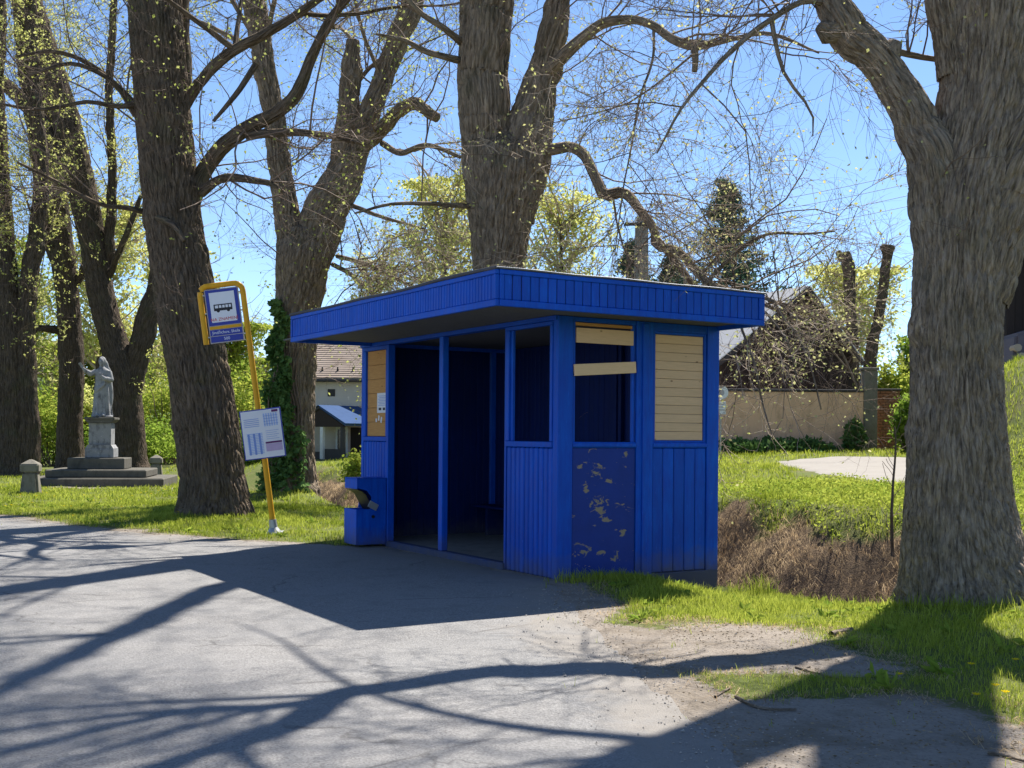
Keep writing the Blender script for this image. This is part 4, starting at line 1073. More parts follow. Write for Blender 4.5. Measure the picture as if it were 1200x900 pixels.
grass_field([
    (1.2, 6.5, 9.0, 14.2, 2900, .07), (.3, 2.4, 5.6, 10.6, 2600, .06), (2.0, 5.2, 5.2, 9.2, 2700, .075), (.2, 2.6, 9.8, 12.6, 1600, .11),
    (-5.5, -1.5, 15, 20, 800, .09), (-10, -3.5, 16.5, 24, 650, .09), (-15, -2, 20, 32, 330, .09), (-22, -8, 24, 44, 110, .12),
    (.5, 9, 14.5, 22, 900, .14), (2, 10.5, 20, 30, 260, .14), (4, 14, 28, 39, 130, .16), (-6, 1, 22, 40, 110, .13), (9, 15, 17, 30, 120, .15)], 'grass')
# taller tufts: at the shelter foot, the bank foot, round the trunks
xs, ys, hs = [], [], []
for (cx, cy, r_, n, h) in ((.62, 11.75, .10, 120, .20), (.9, 11.9, .18, 260, .17), (1.25, 12.05, .15, 180, .15), (1.7, 12.25, .2, 160, .14), (2.9, 13.4, .09, 160, .34), (2.55, 13.2, .1, 120, .26),
                           (3.9, 10.3, .35, 420, .2), (4.6, 10.1, .4, 420, .2), (3.4, 9.3, .5, 420, .17), (-5.6, 19.2, .3, 260, .2), (-4.7, 19.2, .3, 200, .16), (-3.5, 17.2, .2, 120, .13), (-2.15, 15.6, .15, 160, .14),
                           (3.3, 12.3, .4, 360, .2), (2.5, 12.4, .3, 300, .2), (4.1, 8.2, .6, 500, .17)):
    xs.append(rng.normal(cx, r_, n)); ys.append(rng.normal(cy, r_, n)); hs.append(h * .78 * rng.uniform(.4, 1.2, n))
x, y, hh = map(np.concatenate, (xs, ys, hs))
s, t_ = st(x, y); ok = ~((s > -.03) & (s < 2.25) & (t_ > -.03) & (t_ < 5)) & (road_sd(x, y) > -.05)
x, y, hh = x[ok], y[ok], hh[ok]
blades('grass_tufts', x, y, H(x, y), hh, rng.uniform(.004, .009, len(x)), M['grass'], rng, .7, .35 + .3 * rng.uniform(size=len(x)))
# ground cover plants on the far bank: low leafy carpet
n = 30000
s = rng.uniform(4.6, 11, n); t_ = rng.uniform(-9, 6, n)
x = C0[0] + s * E2[0] + t_ * E1[0]; y = C0[1] + s * E2[1] + t_ * E1[1]
ok = (bank_mask(x, y) + .4 * n2(x, y, 2.5, 3, 8) < .45) & (poly_sd(x, y, PATH) > .6); x, y = x[ok], y[ok]
V, Fc = leaf_arrays(np.c_[x, y, H(x, y) + rng.uniform(.0, .11, len(x)) * (.4 + 1.2 * np.clip(.5 + n2(x, y, 1.1, 3, 15), 0, 1))], .055, rng, .3, .6)
tt = np.clip(.5 + .8 * n2(x, y, 1.5, 3, 5) + rng.normal(0, .2, len(x)), 0, 1)
wr = np.random.default_rng(55)
wx, wy = [], []
for (x0, x1, y0, y1, k) in ((.9, 5, 5.4, 13.5, 150), (-10, -2.5, 15.8, 23, 170), (-14, -4, 22, 31, 160)):
    wx.append(wr.uniform(x0, x1, k)); wy.append(wr.uniform(y0, y1, k))
wx, wy = np.concatenate(wx), np.concatenate(wy); s, t_ = st(wx, wy)
ok = (dirt_mask(wx, wy) < .55) & (bank_mask(wx, wy) < .4) & (road_sd(wx, wy) > .15) & ~((s > -.1) & (s < 2.4) & (t_ > -.1) & (t_ < 5.1)); wx, wy = wx[ok], wy[ok]
q = np.repeat(np.c_[wx, wy, H(wx, wy) + .015], 11, 0) + wr.normal(0, .012, (len(wx) * 11, 3)) * np.array([1, 1, .4])
V2, F2 = leaf_arrays(q, np.repeat(wr.uniform(.05, .11, len(wx)), 11), wr, .62, .42, -.28)
Fc = np.vstack([Fc, F2 + len(V)]); V = np.vstack([V, V2]); tt = np.r_[tt, np.clip(wr.normal(.25, .2, len(q)), 0, 1)]
tag(link('ground_cover', fast_mesh('ground_cover', V, Fc, False, {'tint': np.repeat(tt, 4)}), M['leaf_bush']), kind='stuff')
# dead grass and roots hanging over the ditch banks
n = 80000
s = np.r_[rng.uniform(3.9, 6.8, n), rng.uniform(2.9, 3.3, 1500)]; t_ = rng.uniform(-9, 22, n + 1500)
x = C0[0] + s * E2[0] + t_ * E1[0]; y = C0[1] + s * E2[1] + t_ * E1[1]
bk = bank_mask(x, y) + .7 * n2(x, y, 1.8, 3, 12)
ok = (bk > .35 + .3 * rng.uniform(size=len(x))) & (rng.uniform(size=len(x)) < .12 + .95 * sstep(4.2, 5.1, s + 1.6 * n2(x, y, 1.5, 3, 4))); x, y = x[ok], y[ok]
az0 = math.atan2(-E2[1], -E2[0]) + rng.normal(0, 1.5, len(x))
blades('dead_grass', x, y, H(x, y) + .02, rng.uniform(.06, .30, len(x)), rng.uniform(.0025, .006, len(x)), M['dead_grass'], rng, 1.3, .45 + .9 * n2(x, y, 1.1, 3, 2), down=.6 * rng.uniform(size=len(x)), az=az0)
# dry thatch and leaf litter over the dirt
n = 16000
x = np.r_[rng.uniform(.2, 5.2, n), rng.uniform(-7, -2, 2500)]; y = np.r_[rng.uniform(5, 11.5, n), rng.uniform(15.4, 18.5, 2500)]
dm = dirt_mask(x, y); ok = (dm > .25) & (road_sd(x, y) > -.12) & (rng.uniform(size=len(x)) < .35 + .65 * (n2(x, y, 2.1, 3, 5) > -.05)); x, y = x[ok], y[ok]
s, t_ = st(x, y); ok = ~((s > -.05) & (s < 2.3) & (t_ > -.02) & (t_ < 5)); x, y = x[ok], y[ok]
V, Fc = leaf_arrays(np.c_[x, y, H(x, y) + .006 + rng.uniform(0, .008, len(x))], .021, rng, .93, .35)
tag(link('leaf_litter', fast_mesh('leaf_litter', V, Fc, False, {'tint': np.repeat(rng.uniform(0, 1, len(x)), 4)}), M['litter']), kind='stuff')
# loose gravel along the crumbling road edge
n = 14000
x = np.r_[rng.uniform(-.6, 3.6, n), rng.uniform(-12, -1.5, n // 2)]; y = np.r_[rng.uniform(4.3, 11.2, n), rng.uniform(14.6, 22, n // 2)]
sd = road_sd(x, y); s, t_ = st(x, y)
ok = (rng.uniform(size=len(x)) < np.exp(-(sd / .42) ** 2) * .38 + .03 * (sd > 0)) & ~((s > -.06) & (s < 2.3) & (t_ > -.05) & (t_ < 5)) & (dirt_mask(x, y) + (sd < 0) > .4)
x, y, sd = x[ok], y[ok], sd[ok]
zz = np.where(sd < 0, .004, H(x, y))
sz = rng.uniform(.0025, .008, len(x)) * (1 + .9 * (rng.uniform(size=len(x)) > .93))
U = np.array([(1, 0, 0), (-1, 0, 0), (0, 1, 0), (0, -1, 0), (0, 0, 1), (0, 0, -1)], float)
V = (np.c_[x, y, zz][:, None] + U[None] * sz[:, None, None] * rng.uniform(.6, 1.3, (len(x), 6, 1)) * np.array([1, 1, .7])).reshape(-1, 3)
TF = np.array([(0, 2, 4), (2, 1, 4), (1, 3, 4), (3, 0, 4), (2, 0, 5), (1, 2, 5), (3, 1, 5), (0, 3, 5)])
Fc = (np.arange(len(x))[:, None, None] * 6 + TF[None]).reshape(-1, 3)
tag(link('gravel', fast_mesh('gravel', V, Fc, False), M['grit']), kind='stuff')
# dry straw where the grass thins out into dirt
n = 30000
x = np.r_[rng.uniform(.2, 4.6, n), rng.uniform(-10, -2, n // 2)]; y = np.r_[rng.uniform(5, 12, n), rng.uniform(15.2, 22, n // 2)]
dm = dirt_mask(x, y); s, t_ = st(x, y)
ok = (dm > .06) & (dm < .93) & (rng.uniform(size=len(x)) < 1.2 - dm) & (n2(x, y, 2.7, 3, 5) > -.12) & (road_sd(x, y) > .02) & ~((s > -.05) & (s < 2.3) & (t_ > -.05) & (t_ < 5)); x, y = x[ok], y[ok]
blades('dry_grass', x, y, H(x, y) + .008, rng.uniform(.03, .10, len(x)), rng.uniform(.003, .006, len(x)), M['dead_grass'], rng, 1.8, .6 + .3 * n2(x, y, 1.5, 2), down=.1)
# dandelions
def flower_pts():
    out = []
    for (px, py) in ((1138, 791), (1166, 817), (1178, 828), (1144, 835), (1054, 806), (1190, 786), (880, 552), (890, 548), (905, 545), (868, 555)):
        X_, Y_ = gnd(px, py, 0 if py > 600 else .6); out.append((X_, Y_))
    for k in range(70):
        out.append((rng.uniform(-13, -4), rng.uniform(18.5, 29)))
    return np.array(out)
fp = flower_pts(); fp = fp[(road_sd(fp[:, 0], fp[:, 1]) > .3)]
V, Q = [], []
for (x_, y_) in fp:
    z_ = float(H(x_, y_)) + .07 + rng.uniform(0, .04); r_ = .021
    for k in range(9):
        a_ = 2 * PI * k / 9; b_ = a_ + .42
        n0 = len(V)
        V += [(x_, y_, z_), (x_ + r_ * math.cos(a_ - .3), y_ + r_ * math.sin(a_ - .3), z_ + .008), (x_ + r_ * 1.2 * math.cos(a_), y_ + r_ * 1.2 * math.sin(a_), z_ + .012), (x_ + r_ * math.cos(a_ + .3), y_ + r_ * math.sin(a_ + .3), z_ + .008)]
        Q.append((n0, n0 + 1, n0 + 2, n0 + 3))
tag(link('dandelions', fast_mesh('dandelions', np.array(V), np.array(Q), False, {'tint': np.full(len(V), .5)}), M['dandelion']), kind='stuff')

# fallen sticks on the dirt
def stick(pxs, z, r0, label, name='fallen_stick'):
    pts = []
    for i, (a_, b_) in enumerate(pxs):
        X_, Y_ = gnd(a_, b_, z); pts.append((X_, Y_, float(H(X_, Y_)) + r0 * .9, r0 * (1 - .5 * i / len(pxs))))
    off = np.array(pts[0][:3])
    V, Fc, bk, O, cap = limb_arrays(pts, 8, .03, 0, 3.3, None, .12)
    o = link(name, fast_mesh(name, V - off, Fc, True, {'bark': bk}), M['bark_near']); o.location = off
    return tag(o, label, 'stick', 'fallen sticks on the dirt')
stick([(974, 748), (985, 745), (998, 742)], 0, .022, 'short thick stick lying at the grass edge left of the tree shadow')
stick([(862, 818), (884, 829), (905, 833), (932, 833)], 0, .010, 'long thin twig below the small grass patch')
stick([(838, 818), (846, 813), (856, 808)], 0, .008, 'short twig at the left tip of the small grass patch')
stick([(932, 783), (960, 790), (990, 797)], 0, .008, 'straight twig between grass patch and tree shadow')
stick([(1158, 880), (1178, 884), (1200, 890)], 0, .010, 'dark twig lying in the lower right shade')
stick([(905, 728), (940, 733), (990, 731)], 0, .009, 'thin twig along the far edge of the bare dirt')

# thin sapling on the far bank
sx = [at(1046, 652, 14.4), at(1045, 600, 14.4), at(1047, 560, 14.4), at(1050, 520, 14.4), at(1049, 500, 14.4)]
sap = empty('sapling', sx[0], 0, 'thin bare sapling on the ditch bank left of the right linden', 'sapling')
off = np.array(sx[0])
V, Fc, bk, O, cap = limb_arrays([(*q, .022 - .0035 * i) for i, q in enumerate(sx)], 8, .05, 0, 1.)
V = np.array(V); link('stem', fast_mesh('stem', V - off, Fc, True, {'bark': bk}), M['bark'], sap)
PP = O[None, ::max(1, len(O) // 10)]
Ps, D, L, r = sprout(PP[..., :3], PP[..., 3], 16, rng, .15, .5)
P1 = grow(Ps, D, L, 5, rng, .15, .1); V, Fc = batch_tubes(P1, np.full((16, 5), .004), 3)
link('twigs', fast_mesh('twigs', V - off, Fc), M['twig'], sap)

# ------------------------------------------------------------------ the blue bus shelter (local x = s, y = t)
sh_e = empty('bus_shelter', (C0[0], C0[1], 0), AN, 'blue painted wooden bus shelter with flat overhanging roof, open front and boarded windows', 'bus shelter')
LEN, DEP = 4.944, 2.2
def board_attr(me, n_per=None):
    # one random value per loose board
    bm = bmesh.new(); bm.from_mesh(me); bm.verts.ensure_lookup_table()
    val = np.zeros(len(bm.verts)); seen = set()
    for v in bm.verts:
        if v.index in seen: continue
        r_ = random.random(); stack = [v]; seen.add(v.index)
        while stack:
            q = stack.pop(); val[q.index] = r_
            for e in q.link_edges:
                w = e.other_vert(q)
                if w.index not in seen: seen.add(w.index); stack.append(w)
    bm.free()
    a = me.attributes.new('board', 'FLOAT', 'POINT'); a.data.foreach_set('value', val.astype(np.float32))
def part(mb, name, mat, parent=sh_e):
    o = mb.build(name, M[mat], parent); board_attr(o.data); return o
def vboards_t(mb, s0, s1, t0, t1, z0, z1, w, gap=.002, bev=.005, jit=.002):      # boards side by side along t
    n = max(1, int(round((t1 - t0) / w))); w = (t1 - t0) / n
    for i in range(n):
        j = random.uniform(-jit, jit)
        mb.box(s0 + j, s1 + j, t0 + i * w + gap / 2, t0 + (i + 1) * w - gap / 2, z0, z1, bev)
def vboards_s(mb, s0, s1, t0, t1, z0, z1, w, gap=.002, bev=.005, jit=.002):      # side by side along s
    n = max(1, int(round((s1 - s0) / w))); w = (s1 - s0) / n
    for i in range(n):
        j = random.uniform(-jit, jit)
        mb.box(s0 + i * w + gap / 2, s0 + (i + 1) * w - gap / 2, t0 + j, t1 + j, z0, z1, bev)
def hboards_s(mb, s0, s1, t0, t1, z0, z1, w, jit=.003):
    n = max(1, int(round((z1 - z0) / w))); w = (z1 - z0) / n
    for i in range(n):
        j = random.uniform(-jit, jit)
        mb.box(s0, s1, t0 + j, t1 + j, z0 + i * w + .0015, z0 + (i + 1) * w - .0015, .003, Matrix.Rotation(random.uniform(-.004, .004), 4, 'Y'))
def hboards_t(mb, s0, s1, t0, t1, z0, z1, w, jit=.003):
    n = max(1, int(round((z1 - z0) / w))); w = (z1 - z0) / n
    for i in range(n):
        j = random.uniform(-jit, jit)
        mb.box(s0 + j, s1 + j, t0, t1, z0 + i * w + .0015, z0 + (i + 1) * w - .0015, .003)
HEAD, WT, WB, SILL = 2.745, 2.652, 1.432, 1.37
# floor and front kerb
m = MB(); m.box(.09, 2.13, .03, LEN - .03, -.45, .045, .01); part(m, 'floor', 'concrete')
m = MB(); m.box(-.035, .088, 1.03, 4.03, -.08, .075, .012); part(m, 'threshold', 'blue_grey')
# corner posts
for (s0, s1, t0, t1, zb) in ((.0, .19, -.012, .085, -.12), (2.03, 2.2, -.012, .085, -.15), (2.06, 2.2, LEN - .09, LEN, -.2), (.0, .09, LEN - .075, LEN, -.05)):
    m = MB(); m.box(s0, s1, t0, t1, zb, HEAD, .006); part(m, 'corner_post', 'blue')
# end wall facing the camera
m = MB(); m.box(1.03, 1.255, -.008, .08, -.12, HEAD, .005); m.box(1.10, 1.185, -.03, -.008, -.10, HEAD - .02, .006); part(m, 'middle_post', 'blue')
m = MB(); m.box(.192, 1.028, .002, .07, SILL, WB, .006); m.box(.192, 1.028, -.016, .0015, SILL + .01, WB - .012, .004); part(m, 'window_sill', 'blue')
m = MB(); m.box(1.257, 2.028, .002, .07, SILL, WB, .006); m.box(1.257, 2.028, -.016, .0015, SILL + .01, WB - .012, .004); part(m, 'window_sill', 'blue')
m = MB(); m.box(.192, 1.028, .004, .07, WT + .045, HEAD, .005); m.box(1.257, 2.028, .002, .07, WT, HEAD, .005); part(m, 'header_beam', 'blue')
m = MB(); m.box(.2, 1.02, .006, .05, -.06, SILL - .002, .004); o = part(m, 'chipped_panel', 'chip'); o['label'] = 'plywood panel with flaking blue paint'
m = MB(); vboards_s(m, 1.257, 2.028, .006, .05, .0, SILL - .002, .155, .008, .010, .0025); part(m, 'board_panel', 'blue')
m = MB(); m.box(1.06, 2.19, -.018, .05, -.33, -.004, .006); part(m, 'plinth_board', 'blue_grey')
m = MB(); m.box(.02, 1.055, -.006, .05, -.30, -.064, .006); part(m, 'plinth_board', 'blue_grey')
# window frames of the end wall
for (a_, b_) in ((.205, .235), (.985, 1.015)):
    m = MB(); m.box(a_, b_, .015, .055, WB, WT + .045, .004); part(m, 'window_frame', 'blue')
m = MB()
for (a_, b_, c_, d_) in ((1.262, 1.295, WB, WT), (1.99, 2.024, WB, WT)): m.box(a_, b_, .008, .055, c_, d_, .004)
m.box(1.297, 1.988, .008, .055, WT - .03, WT - .001, .004); m.box(1.297, 1.988, .008, .055, WB + .001, WB + .02, .004)
part(m, 'window_frame', 'blue')
m = MB(); hboards_s(m, 1.297, 1.988, .026, .045, WB + .022, WT - .032, .098); o = part(m, 'window_board', 'pine_h'); o['label'] = 'window closed with horizontal bare pine boards'
m = MB(); m.box(.235, .985, -.004, .020, 2.475, 2.632, .004); o = part(m, 'plank', 'pine_h'); o['label'] = 'upper bare plank across the open window'
m = MB(); m.box(.235, .985, .02, .05, 2.655, 2.69, .004); part(m, 'plank', 'pine_o')
m = MB(); m.box(.19, 1.0, -.034, -.014, 2.15, 2.272, .004, Matrix.Rotation(R(-4.2), 4, 'Y')); o = part(m, 'plank', 'pine'); o['label'] = 'lower bare plank nailed aslant across the open window'
# front, right-hand panel
m = MB(); vboards_t(m, .004, .035, .09, 1.012, .0, SILL - .002, .092, .012, .013, .002); part(m, 'board_panel', 'blue')
m = MB(); m.box(-.012, .05, .088, 1.02, SILL, WB, .006); m.box(-.012, .05, .088, 1.02, WT, HEAD - .05, .006); m.box(-.012, .05, .952, 1.02, WB + .002, WT - .002, .006); m.box(-.012, .05, .088, .135, WB + .002, WT - .002, .006)
m.box(.012, .045, .905, .950, WB + .002, WT - .002, .004); m.box(.012, .045, .137, .16, WB + .002, WT - .002, .004)
part(m, 'window_frame', 'blue')
m = MB(); m.box(.0, .08, 1.022, 1.06, .0, HEAD - .05, .005); part(m, 'door_jamb', 'blue')
# front, left-hand panel
m = MB(); vboards_t(m, .004, .035, 4.10, 4.868, .0, SILL + .03, .085, .012, .013, .002); part(m, 'board_panel', 'blue')
m = MB(); m.box(-.012, .05, 4.09, 4.866, SILL + .032, WB + .03, .006); m.box(-.012, .05, 4.09, 4.866, WT - .01, HEAD - .05, .006)
m.box(-.012, .05, 4.09, 4.135, WB + .032, WT - .012, .006); m.box(-.012, .05, 4.78, 4.866, WB + .032, WT - .012, .006); part(m, 'window_frame', 'blue')
m = MB(); hboards_t(m, .02, .04, 4.137, 4.778, WB + .034, WT - .014, .19); o = part(m, 'window_board', 'pine_o'); o['label'] = 'window closed with warm orange pine boards'
m = MB(); m.box(-.02, .08, 4.03, 4.088, .0, HEAD - .05, .006); part(m, 'door_jamb', 'blue')
m = MB(); m.box(-.012, .07, 2.50, 2.60, .076, HEAD - .05, .006); part(m, 'front_post', 'blue')
m = MB(); m.box(-.03, .09, .0, LEN, HEAD - .048, HEAD + .001, .005); part(m, 'header_beam', 'blue')
# back wall and far end wall (interior shade put into their colour), bench
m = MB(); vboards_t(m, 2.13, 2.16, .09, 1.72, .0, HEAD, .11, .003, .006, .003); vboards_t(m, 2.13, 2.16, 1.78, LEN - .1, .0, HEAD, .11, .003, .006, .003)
part(m, 'back_wall', 'blue_shade')
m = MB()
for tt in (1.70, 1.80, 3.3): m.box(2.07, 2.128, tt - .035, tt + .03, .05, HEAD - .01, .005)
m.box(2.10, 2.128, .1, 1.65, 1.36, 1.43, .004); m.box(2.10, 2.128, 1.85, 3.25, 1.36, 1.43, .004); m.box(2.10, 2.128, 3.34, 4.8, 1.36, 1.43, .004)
part(m, 'wall_batten', 'blue_shade')
m = MB(); vboards_s(m, .10, 2.05, LEN - .06, LEN - .03, -.3, HEAD, .11, .003, .006, .002); part(m, 'end_wall', 'blue_shade')
m = MB(); m.box(.10, 2.05, LEN - .027, LEN - .005, -.3, HEAD, .004); part(m, 'cladding', 'blue')
m = MB(); m.box(2.162, 2.185, .09, LEN - .1, -.35, HEAD, .004); part(m, 'cladding', 'blue')
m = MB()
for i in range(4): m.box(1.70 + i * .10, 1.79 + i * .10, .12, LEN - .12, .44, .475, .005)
b_ = part(m, 'bench_seat', 'blue_shade')
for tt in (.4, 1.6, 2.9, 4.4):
    m = MB(); m.box(1.74, 2.08, tt, tt + .06, .047, .438, .005); part(m, 'bench_leg', 'blue_shade')
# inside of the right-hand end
m = MB(); m.box(.2, 1.0, .052, .07, .0, SILL - .002, .003); m.box(1.3, 2.0, .052, .07, .0, WT, .003); part(m, 'inner_lining', 'blue_shade')
# roof: soffit, deck, four fascias with their own trims
OF, OE, RL, RW = 1.179, .735, 5.311, 3.366
s0, s1 = -OF, RW - OF; t0, t1 = -OE, RL - OE
ZB, ZT = 2.70, 3.047
m = MB(); n = 34
w = (s1 - s0 - .06) / n
for i in range(n): m.box(s0 + .03 + i * w + .0015, s0 + .03 + (i + 1) * w - .0015, t0 + .03, LEN + .012 if t1 < LEN else t1 - .03, HEAD + .003, HEAD + .02, .003)
part(m, 'soffit', 'soffit')
m = MB(); m.box(s0 + .03, s1 - .03, t0 + .03, t1 - .03, HEAD + .06, ZT - .02, .006); roof = part(m, 'roof_deck', 'felt')
def fascia(axis, pos, a, b, out, w, wj):
    """boards between a and b on the plane pos; out = -1 / +1 outward side"""
    m = MB()
    lo, hi = (pos, pos + .022) if out < 0 else (pos - .022, pos)
    f = vboards_t if axis == 't' else vboards_s
    if axis == 't': f(m, lo, hi, a + .045, b - .045, ZB + .06, ZT - .045, w, .006, .010, wj)
    else: f(m, a + .045, b - .045, lo, hi, ZB + .06, ZT - .045, w, .006, .010, wj)
    l2, h2 = (pos - .012, pos + .03) if out < 0 else (pos - .03, pos + .012)
    def bx(u0, u1, z0, z1):
        if axis == 't': m.box(l2, h2, u0, u1, z0, z1, .005)
        else: m.box(u0, u1, l2, h2, z0, z1, .005)
    bx(a, b, ZB, ZB + .062); bx(a, b, ZT - .05, ZT - .004); bx(a, a + .045, ZB + .064, ZT - .052); bx(b - .045, b, ZB + .064, ZT - .052)
    return part(m, 'fascia', 'blue', roof)
fascia('t', s0, t0, t1, -1, .058, .0015)
fascia('t', s1, t0, t1, 1, .1, .002)
fascia('s', t0, s0 + .032, s1 - .032, -1, .10, .002)
fascia('s', t1, s0 + .032, s1 - .032, 1, .1, .002)
# roof edging, slightly wavy felt lip
def edging(pts, r_=.014):
    m = MB()
    for a_, b_ in zip(pts[:-1], pts[1:]): m.cyl(a_, b_, r_, n=8)
    return m
def wav(u): return ZT + .006 + .012 * math.sin(u * 2.1) * math.sin(u * .83 + .4)
pts = [(s0 - .015, t0 - .015 + (t1 - t0 + .03) * i / 30, wav(i * .18)) for i in range(31)]
part(edging(pts, .016), 'roof_edging', 'felt', roof)
pts = [(s0 - .015 + (s1 - s0 + .03) * i / 20, t0 - .016, ZT + .006 + .004 * math.sin(i * .9)) for i in range(21)]
part(edging(pts, .010), 'roof_edging', 'metal_edge', roof)
m = MB(); m.box(s0 - .02, s1 + .02, t0 - .02, t1 + .02, ZT - .002, ZT + .009, .003); part(m, 'roofing_sheet', 'felt', roof)

# notice on the left window board
def shelter_pt(s, t, z):
    q = C0 + s * E2 + t * E1; return (q[0], q[1], z)
nt = empty('paper_notice', shelter_pt(.016, 4.30, 1.92), AN, 'white paper notice pinned on the orange boarded window of the shelter', 'notice')
m = MB(); m.box(-.001, .001, -.155, .155, -.135, .135, 0); m.build('sheet', M['paper'], nt)
m = MB()
for i in range(7): m.box(-.0022, -.0012, -.12 + .01 * (i % 3), .12 - .03 * (i % 2), .09 - i * .021, .097 - i * .021, 0)
m.build('print', M['ink_blue'], nt)
for a_, b_ in ((.02, .10), (-.10, -.03)):
    m = MB(); m.box(-.0022, -.0012, a_, b_, -.10, -.065, 0); m.build('print', M['ink_black'], nt)
sc_ = empty('paper_scrap', shelter_pt(.016, 4.40, 1.68), AN, 'torn white paper scraps left under the notice on the orange boards', 'paper scrap')
m = MB()
for (a_, b_, c_, d_) in ((-.1, -.06, -.03, .05), (-.02, .02, .0, .07), (.06, .10, -.02, .03)): m.box(-.001, .001, a_, b_, c_, d_, 0, Matrix.Rotation(random.uniform(-.3, .3), 4, 'X'))
m.build('scraps', M['paper'], sc_)

# litter bin in front of the left panel
bn = empty('litter_bin', shelter_pt(0, 4.05, 0), AN, 'blue sheet metal litter bin with open hopper fixed before the left front panel', 'litter bin')
m = MB()
A0, A1, B0, B1 = -.46, -.03, .0, .40
th = .012
m.box(A0, A0 + th, B0, B1, .03, .50, .004); m.box(A1 - th, A1, B0, B1, .03, .90, .004)
m.box(A0 + th + .001, A1 - th - .001, B0, B0 + th, .03, .499, .004); m.box(A0 + th + .001, A1 - th - .001, B1 - th, B1, .03, .499, .004)
m.box(A0 + th + .001, A1 - th - .001, B0 + th + .001, B1 - th - .001, .03, .045, .003)
m.build('bin_body', M['blue'], bn)
m = MB()
m.prism([(A1 - th - .001, .5005), (A1 - th - .001, .90), (A0 + .02, .90), (A0 + .02, .78), (-.31, .745), (-.24, .66), (-.26, .5005)], 1, B0, B0 + th)
m.prism([(A1 - th - .001, .5005), (A1 - th - .001, .90), (A0 + .02, .90), (A0 + .02, .78), (-.31, .745), (-.24, .66), (-.26, .5005)], 1, B1 - th, B1)
m.box(A0 + .008, A0 + .019, B0, B1, .77, .90, .003); m.box(A0 + .008, A1, B0 - .004, B1 + .004, .902, .914, .003)
m.build('hood', M['blue'], bn)
m = MB()
arc = [(A0 + .022, .765), (-.38, .745), (-.32, .70), (-.28, .63), (-.24, .56), (-.20, .50)]
for (a_, z_), (b_, y_) in zip(arc[:-1], arc[1:]): m.prism([(a_, z_), (b_, y_), (b_, y_ - .01), (a_, z_ - .01)], 1, B0 + th + .002, B1 - th - .002)
m.build('chute', M['dark_metal'], bn)
m = MB(); m.box(-.29, -.15, B0 - .012, B0 - .002, .50, .59, .004, Matrix.Rotation(R(28), 4, 'Y')); m.build('hinge_plate', M['galv'], bn)
m = MB(); m.cyl((-.22, B0 - .001, .40), (-.22, B0 - .014, .40), .022, n=14); m.build('lock', M['dark_metal'], bn)

# ------------------------------------------------------------------ bus stop sign
bx, by = gnd(321.5, 626)
bs = empty('bus_stop_sign', (bx, by, float(H(bx, by))), 0, 'leaning yellow bus stop pole with white bus sign, blue name plates and timetable board', 'bus stop')
bs.rotation_euler = (R(1.0), R(-7.6), R(2))
def tube_obj(pts, r_, name, mat, parent, ns=16, step=.04):
    O, L = smooth_path([(*q, r_) for q in pts], step)
    P = O[None, :, :3]; V, Fc = batch_tubes(P, np.full((1, len(O)), r_), ns)
    return link(name, fast_mesh(name, V, Fc), M[mat], parent)
PT = 3.79
rc = .12
arcp = lambda cx, cz, a0, a1: [(cx + rc * math.cos(a), 0, cz + rc * math.sin(a)) for a in np.linspace(a0, a1, 7)]
pp = [(0, 0, .0), (0, 0, .6), (0, 0, 1.5), (0, 0, 2.5), (0, 0, 3.3), (0, 0, PT - rc - .08)] + arcp(-rc, PT - rc - .04, 0, PI / 2) + [(-.25, 0, PT - .04), (-.4, 0, PT - .04)] + arcp(-.63 + rc, PT - rc - .04, PI / 2, PI) + [(-.63, 0, 3.5), (-.63, 0, 3.2), (-.63, 0, 2.9)]
tube_obj(pp, .042, 'pole', 'yellow', bs)
m = MB(); m.cyl((0, 0, .10), (0, 0, .22), .062, .055, 20); m.cyl((0, 0, .03), (0, 0, .10), .105, .062, 20); m.box(-.13, .13, -.13, .13, -.02, .03, .006); m.build('base_flange', M['galv'], bs)
xc = -.315
m = MB(); m.box(xc - .25, xc + .25, -.012, .012, 2.90, 3.70, .004); m.build('sign_frame', M['sign_grey'], bs)
m = MB(); m.box(xc - .235, xc + .235, -.018, -.0125, 3.16, 3.685, .002); sg = m.build('sign_panel', M['sign_blue'], bs)
m = MB(); m.box(xc - .185, xc + .185, -.021, -.0185, 3.205, 3.645, .001); m.build('sign_face', M['sign_white'], sg)
m = MB(); m.box(xc - .235, xc + .235, -.018, -.0125, 3.105, 3.150, .002); m.build('sign_strip', M['yellow'], bs)
m = MB(); m.box(xc - .235, xc + .235, -.018, -.0125, 3.012, 3.098, .002); pl1 = m.build('name_plate', M['sign_blue'], bs)
m = MB(); m.box(xc - .235, xc + .235, -.018, -.0125, 2.915, 3.000, .002); pl2 = m.build('name_plate', M['sign_blue'], bs)
def text(body, size, loc, mat, parent, name='lettering', ext=.001):
    cu = bpy.data.curves.new('txt', 'FONT'); cu.body = body; cu.size = size; cu.align_x = 'CENTER'; cu.align_y = 'CENTER'; cu.extrude = ext
    ob = bpy.data.objects.new('txt', cu); COL.objects.link(ob)
    dg = bpy.context.evaluated_depsgraph_get(); dg.update()
    me = bpy.data.meshes.new_from_object(ob.evaluated_get(dg)); bpy.data.objects.remove(ob); bpy.data.curves.remove(cu)
    me.transform(Matrix.Translation(loc) @ Matrix.Rotation(R(90), 4, 'X'))
    me.materials.clear()
    return link(name, me, M[mat], parent)
text('NA ZNAMENÍ', .066, (xc, -.0225, 3.245), 'ink_red', sg)
text('Jindřichov, škola', .062, (xc, -.0195, 3.055), 'ink_white', pl1)
text('500', .06, (xc, -.0195, 2.957), 'ink_white', pl2)
